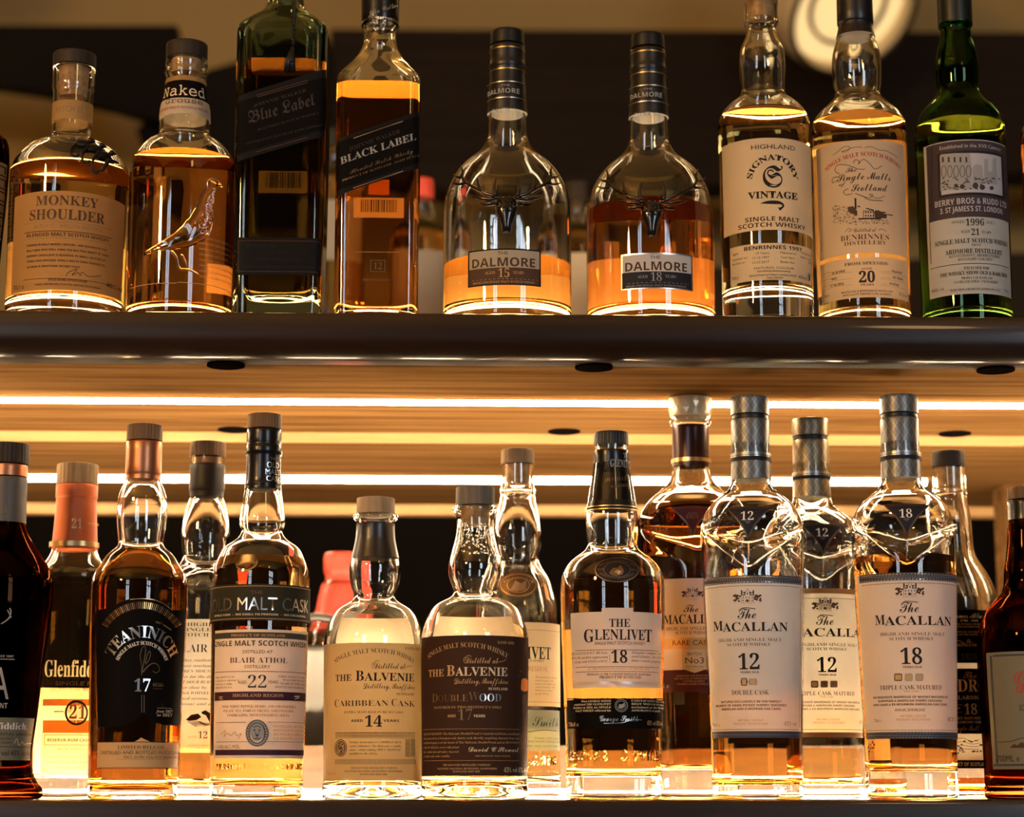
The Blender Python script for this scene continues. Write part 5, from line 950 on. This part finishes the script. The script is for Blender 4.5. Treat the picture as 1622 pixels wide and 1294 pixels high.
# three alike bottles with a chevron shoulder
def oak(label, cx, yc, k, vo, level, tint, age, triple, pap, groupk, rot, tcol='slate', lean=0):
    """k = size against the nearest one, vo = row of its cap top"""
    s = lambda v: vo + (v - 628) * k
    P = [(660, 27), (668, 29), (745, 31), (760, 31.3), (768, 33), (778, 40), (787, 51.5), (796, 62), (806, 71), (818, 78), (829, 81.5), (841, 82.5), (855, 82.3), (870, 81.8), (900, 81), (1000, 78), (1100, 75), (1150, 73.5), (1175, 73), (1264, 72.5)]
    b = Bottle(label, cx, yc, ZL, [(s(v), h * k) for v, h in P], level, tint, base=.0105 if not triple or k < 1 else .020, group=GL_, vref=s(700), vee=(at(cx, s(862), yc).z, at(cx, s(898), yc).z, at(cx, s(838), yc).z, .0060))
    fo = foil('silver_foil' if k == 1 else 'gold_foil', (.13, .125, .115) if k == 1 else (.22, .175, .105), .38, .55, 310)
    b.turned('stopper', [(s(628.5), 30 * k), (s(657), 30.3 * k)], fo); b.turned('capsule', [(s(664), 29 * k), (s(668), 30 * k), (s(715), 30.4 * k), (s(760), 31.9 * k)], fo)
    b.turned('seal_ring', [(s(657.3), 28.8 * k), (s(663.8), 28.8 * k)], 'black_plastic')
    L = Label(b, 'capsule_band', .0004, lambda z: 31.1 * k * mpp(yc, s(728))); b.crop(cx - 1188 * k, vo - 628 * k, 1 / k); L.wrap(718, 727, 'black', 0, 120)
    for i in range(46):
        for j in range(3): t = -1.5 + i * .066 + .033 * (j % 2); z = b.zv(s(720 + 2.5 * j)); L.grid(t, t + .03, z - .0004, z + .0004, 'silver', 1)
    L.done()
    L = Label(b, 'shoulder_label', .0011); x = rot[0]; y = rot[1]; b.crop(x - 79.9 * k, y - 25.5 * k, 5.883 / k); tri(L, 265, 675, 473, 148, 440, 'navy', 'bronze')
    mb = MB(); g = MATS['clear_glass']
    for pts in ([(75, 385), (160, 470), (300, 585), (472, 690), (640, 580), (800, 470), (975, 350)], [(150, 385), (300, 425), (472, 468), (640, 420), (800, 365), (930, 322)], [(472, 468), (473, 560), (472, 660)]): b.tube(mb, [(p, q, 9) for p, q in pts], g, .0002, 8)
    mb.build('chevron_ridge', b.root); L.T(age, 'r', 405, 520, 262, 78, 'white').T('YEARS', 'r', 440, 495, 279, 10, 'grey').T('OLD', 'r', 455, 482, 292, 10, 'grey'); L.done()
    return b
b = oak('clear bottle with chevron shoulder, silver capsule and white label reading 12 with two casks', 1188.5, .055, 1.0, 629, 1100, (.90, .48, .15), '12', False, 'paper_white', 1, (1185, 805))
def oak_label(b, X, Y, k, pap, age, triple, w0, w1, ytop, ybot, bands):
    """X, Y = page origin; sizes follow the 12 in the front row"""
    b.crop(X, Y, 5.883 / k)
    L = Label(b, 'front_label').rect(w0, ytop, w1, ybot, pap, 0)
    if bands == 'dark': L.rect(w0, ytop, w1, ytop + 72, 'slate', 1).hl(w0, w1, ytop + 14, 5, 'gold').hl(w0, w1, ytop + 62, 5, 'silver').rect(w0, ybot - 62, w1, ybot, 'slate', 1).hl(w0, w1, ybot - 52, 5, 'silver').hl(w0, w1, ybot - 8, 5, 'gold')
    else: L.rect(w0, ytop, w1, ytop + 50, 'tan', 1).rect(w0, ybot - 50, w1, ybot, 'tan', 1)
    for yy in (ytop + 28, ytop + 40, ytop + 50, ybot - 30):
        if bands == 'dark':
            for i in range(40): L.rect(w0 + 20 + i * (w1 - w0 - 30) / 40., yy, w0 + 32 + i * (w1 - w0 - 30) / 40., yy + 4, 'grey', 2)
    L.hl(w0 + 20, w1 - 20, ytop + 98, 4, 'brown').hl(w0 + 20, w1 - 20, ybot - 78, 4, 'brown').hl(w0 + 12, w0 + 16, (ytop + ybot) / 2, ybot - ytop - 190, 'faint').hl(w1 - 16, w1 - 12, (ytop + ybot) / 2, ybot - ytop - 190, 'faint')
    c = 465; castle(L, c, 905, 1.0); L.T('EST. 1824', 'r', 405, 525, 1038, 18, 'tan').T('The', 's', 375, 545, 1175, 92, 'dark').T('M', 'b', 155, 242, 1290, 88, 'black').T('ACALLAN', 'b', 240, 835, 1290, 80, 'black').curve([(385, 1105), (430, 1075), (540, 1085)], 7, 'dark')
    L.T('HIGHLAND SINGLE MALT', 'r', 200, 778, 1386, 28, 'brown').T('SCOTCH WHISKY', 'r', 280, 680, 1430, 28, 'brown').T(age, 'b', 385, 577, 1648, 140, 'black').T('YEARS OLD', 'G', 398, 572, 1684, 18, 'brown')
    if triple:
        for i in range(3): x = 360 + 95 * i; L.poly([(x - 36, 1745), (x - 28, 1735), (x + 28, 1735), (x + 36, 1745), (x + 36, 1795), (x + 28, 1803), (x - 28, 1803), (x - 36, 1795)], 'olive' if i == 0 else 'grey', 2).rect(x - 28, 1745, x + 28, 1793, 'tan' if bands != 'dark' else 'kraft', 3)
        L.T('TRIPLE CASK MATURED', 'r', 195, 750, 1880, 38, 'brown').T('FINE OAK', 'g', 415, 545, 1905, 16, 'tan').para(['AN EXQUISITE MARRIAGE OF WHISKY MATURED IN', 'EUROPEAN & AMERICAN SHERRY SEASONED', 'OAK CASKS & EX-BOURBON AMERICAN OAK CASKS'], 'G', 470, 1958, 34, 19, 'brown', 0)
        if bands == 'dark': L.T('ANNUAL 2018 RELEASE', 'g', 330, 600, 2078, 22, 'brown')
    else:
        L.poly([(410, 1730), (460, 1730), (468, 1765), (460, 1800), (410, 1800), (402, 1765)], 'olive', 2).rect(415, 1738, 455, 1792, 'tan', 3).poly([(482, 1735), (548, 1735), (555, 1765), (548, 1795), (482, 1795), (474, 1765)], 'grey', 2).rect(492, 1742, 540, 1788, 'tan', 3)
        L.T('DOUBLE CASK', 'r', 322, 662, 1885, 42, 'brown').para(['MATURED EXCLUSIVELY IN THE PERFECT', 'BALANCE OF HAND-PICKED SHERRY SEASONED', 'AMERICAN AND EUROPEAN OAK CASKS'], 'G', 500, 1958, 34, 20, 'brown', 0)
    L.T('NATURAL COLOUR', 'g', 380, 610, 2132, 20, 'tan').T('PRODUCT OF SCOTLAND', 'g', 345, 655, 2165, 20, 'tan').T('70cl e', 'r', 145, 215, 2180, 26, 'faint').T('43% vol', 'r', 800, 915, 2172, 34, 'faint'); L.done()
oak_label(b, 1105, 780, 1.0, 'paper_white', '12', False, 58, 965, 770, 2285, 'dark')
b = oak('clear bottle with chevron shoulder and glowing cream label reading 12, standing behind', 1284.5, Y2, .945, 664, 1186, (.93, .60, .24), '12', True, 'paper_glow', .945, (1303, 832))
oak_label(b, 1233.5, 804, .93, 'paper_glow', '12', True, 145, 905, 810, 2300, 'tan')
b = oak('clear bottle with chevron shoulder, silver capsule and white label reading 18', 1425.5, .055, 1.0, 627, 884, (.86, .44, .13), '18', True, 'paper_white', 1, (1436, 801))
oak_label(b, 1360.5, 766, 1.02, 'paper_white', '18', True, 10, 905, 810, 2330, 'dark')
# behind on the right, black and white labels
b = Bottle('slim necked bottle with black and white labels in the rear at the right', 1505, Y2, ZL, [(741, 25.5), (776, 26), (780, 28), (783, 26), (800, 28), (821, 31.5), (850, 33), (874, 35), (885, 39), (895, 45), (910, 54), (927, 62), (948, 68), (970, 70), (1264, 69)], 1232, DEEP, base=.005, group=GL_, vref=800)
b.turned('stopper', [(716, 26), (740.5, 26.3)], 'dark_cap'); b.turned('cork', [(741, 19), (776, 18.5)], 'cork'); b.crop(1490, 940, 3.864)
L = Label(b, 'upper_label').rect(-120, 100, 300, 425, 'paper_black', 0).T('James Allardice', 's', 65, 305, 150, 30, 'cream').T('1780 - 1849', 'b', 120, 226, 172, 12, 'cream').para(['FARMER, PIONEER, FOUNDER', 'OF THE GLENDRONACH', '', 'DISTILLED, MATURED', 'BOTTLED BY THE PROPRIETORS'], 'b', 155, 192, 16, 9, 'tan').T('The', 's', 155, 190, 302, 22, 'tan').T('GLENDRONACH DISTILLERY', 'b', 40, 285, 325, 18, 'tan').T('1826', 'b', 125, 222, 405, 36, 'bronze').curve([(85, 300), (110, 290), (150, 310)], 4, 'tan'); L.done()
L = Label(b, 'front_label').rect(-125, 425, 305, 460, 'paper_cream', 0).rect(-125, 460, 305, 858, 'paper_black', 0).rect(-125, 858, 305, 1020, 'paper_cream', 0).rect(-125, 1020, 305, 1070, 'paper_black', 0)
L.T('The', 's', 138, 218, 520, 40, 'tan').T('GLENDRON', 'b', -105, 325, 600, 72, 'cream').T('ALLARDICE', 'b', 58, 260, 648, 22, 'cream').T('AGED', 'b', 85, 120, 708, 12, 'tan').hl(72, 132, 682, 2, 'tan').hl(72, 132, 728, 2, 'tan').T('18', 'b', 145, 222, 740, 62, 'cream').T('RICHLY MATURED IN', 'b', 50, 275, 770, 15, 'cream').T('OLOROSO SHERRY', 'b', 85, 290, 795, 15, 'cream').T('Single Malt', 's', 70, 235, 840, 34, 'tan').T('PRODUCT OF SCOTLAND', 'G', 30, 290, 1056, 22, 'cream')
random.seed(13)
for i in range(50): x, y = random.uniform(-60, 260), random.uniform(890, 985); L.oval(x, y, random.uniform(5, 13), random.uniform(3, 7), 'brown', 2, 7)
for i in range(4): L.curve([(70, 900 + 18 * i), (130, 885 + 22 * i), (190, 905 + 16 * i), (235, 895 + 20 * i)], 3, 'brown')
L.done()
# far right, dark
b = Bottle('big dark amber bottle with cream label at the right edge of the lower shelf', 1627, .066, ZL, [(822, 27), (837, 30), (870, 33), (890, 36), (906, 39), (922, 40), (937, 44), (948, 54), (958, 63), (969, 72), (990, 81), (1010, 85.5), (1033, 87), (1060, 87), (1244, 84), (1252, 86), (1264, 85)], 950, DARK, 'brown_glass', base=.010, group=GL_, vref=850)
b.turned('screw_cap', [(772, 28), (792, 28.4)], 'oak_cap', ribs=36); b.turned('capsule', [(793, 28.4), (818, 28.6), (824, 29)], 'capsule_gloss'); b.crop(1490, 940, 3.864)
L = Label(b, 'front_label').rect(308, 352, 790, 1075, 'paper_green', 0).frame(326, 368, 775, 1055, 12, 'slate').T('G', 's', 455, 520, 608, 130, 'red').T('lenfarclas', 's', 525, 720, 608, 80, 'red').T('SCOTCH WHISKY', 'g', 482, 700, 715, 34, 'dark').T('700ML e', 'g', 355, 485, 1028, 36, 'dark').curve([(355, 910), (430, 905), (500, 885), (560, 895)], 4, 'dark')
L.poly([(425, 945), (450, 920), (470, 930), (490, 912), (520, 915), (520, 945)], 'brown', 2); L.done()

# ================================================================== out of focus things farther back
b = Bottle('red wax dipped bottle, blurred far behind the kraft label bottle', 541, .52, ZR, [(878, 22), (882, 27), (900, 28), (904, 25), (918, 24), (924, 30), (945, 35), (975, 42), (1010, 55), (1060, 60), (1200, 60)], 1020, DEEP, group=GL_, vref=950)
b.turned('wax_seal', [(876, 27), (884, 29), (905, 28.5), (912, 26), (922, 26), (928, 32), (946, 36.5), (965, 40), (985, 46), (1000, 51)], 'red_wax')
def bucket():
    y = .44; c = at(500, 1240, y); o = empty('steel_ice_bucket', (c.x, y, ZR)); tag(o, 'polished steel ice bucket, blurred between the 22 bottle and the kraft label bottle', 'ice bucket')
    st = plain('brushed_steel', (.11, .108, .105), .4, 1); n = 48; k = mpp(y, 1100); zt = at(500, 1030, y).z; r = 62 * k
    rows = [(ZR, r * .74), (ZR + .004, r * .78), (ZR + (zt - ZR) * .5, r * .93), (zt - .004, r), (zt, r * 1.05), (zt + .003, r * 1.02), (zt, r * .97), (ZR + .006, r * .72), (ZR + .005, .001)]
    vs = []; fs = []
    for z, q in rows:
        for j in range(n): a = 2 * math.pi * j / n; vs.append((c.x + q * math.sin(a), y - q * math.cos(a), z))
    for i in range(len(rows) - 1):
        for j in range(n): fs.append((i * n + j, (i + 1) * n + j, (i + 1) * n + (j + 1) % n, i * n + (j + 1) % n))
    mb = MB(); mb.add(vs, fs, st); mb.build('bucket_body', o)
    mb = MB(); pts = []
    for i in range(13): a = math.pi * i / 12; pts.append(Vector((c.x + r * 1.08 * math.cos(a), y - .01, zt - .01 + r * 1.1 * math.sin(a))))
    mb.tube(pts, [.004] * 13, st); mb.build('handle', o)
bucket()
# bottles standing at the back of the upper shelf
def back_bottle(label, cx, vt, hw, ccap, clab, vl0, vl1, tint, y=.78):
    b = Bottle(label, cx, y, ZU, [(vt + 8, hw * .34), (vt + 34, hw * .36), (vt + 60, hw * .5), (vt + 85, hw * .9), (vt + 105, hw), (740, hw), (755, hw)], vt + 70, tint, group=GU, vref=vt + 100)
    b.turned('stopper', [(vt, hw * .38), (vt + 30, hw * .4)], ccap); b.crop(0, 0, 1); L = Label(b, 'front_label').rect(cx - hw * .9, vl0, cx + hw * .9, vl1, clab, 0); L.done()
back_bottle('blurred bottle with red cap and white label, far behind the square bottles', 668, 285, 48, 'red_wax', 'paper_glow', 395, 640, GOLD)
back_bottle('blurred bottle with dark cap and cream label far behind, between the two square bottles', 530, 205, 48, 'black_plastic', 'paper_glow', 316, 412, PALE)
back_bottle('blurred bottle far behind, in the gap between the two stag bottles', 915, 290, 46, 'dark_cap', 'paper_cream', 400, 640, GOLD)
COL.objects.unlink(_fo); bpy.data.objects.remove(_fo); bpy.data.curves.remove(_fc)
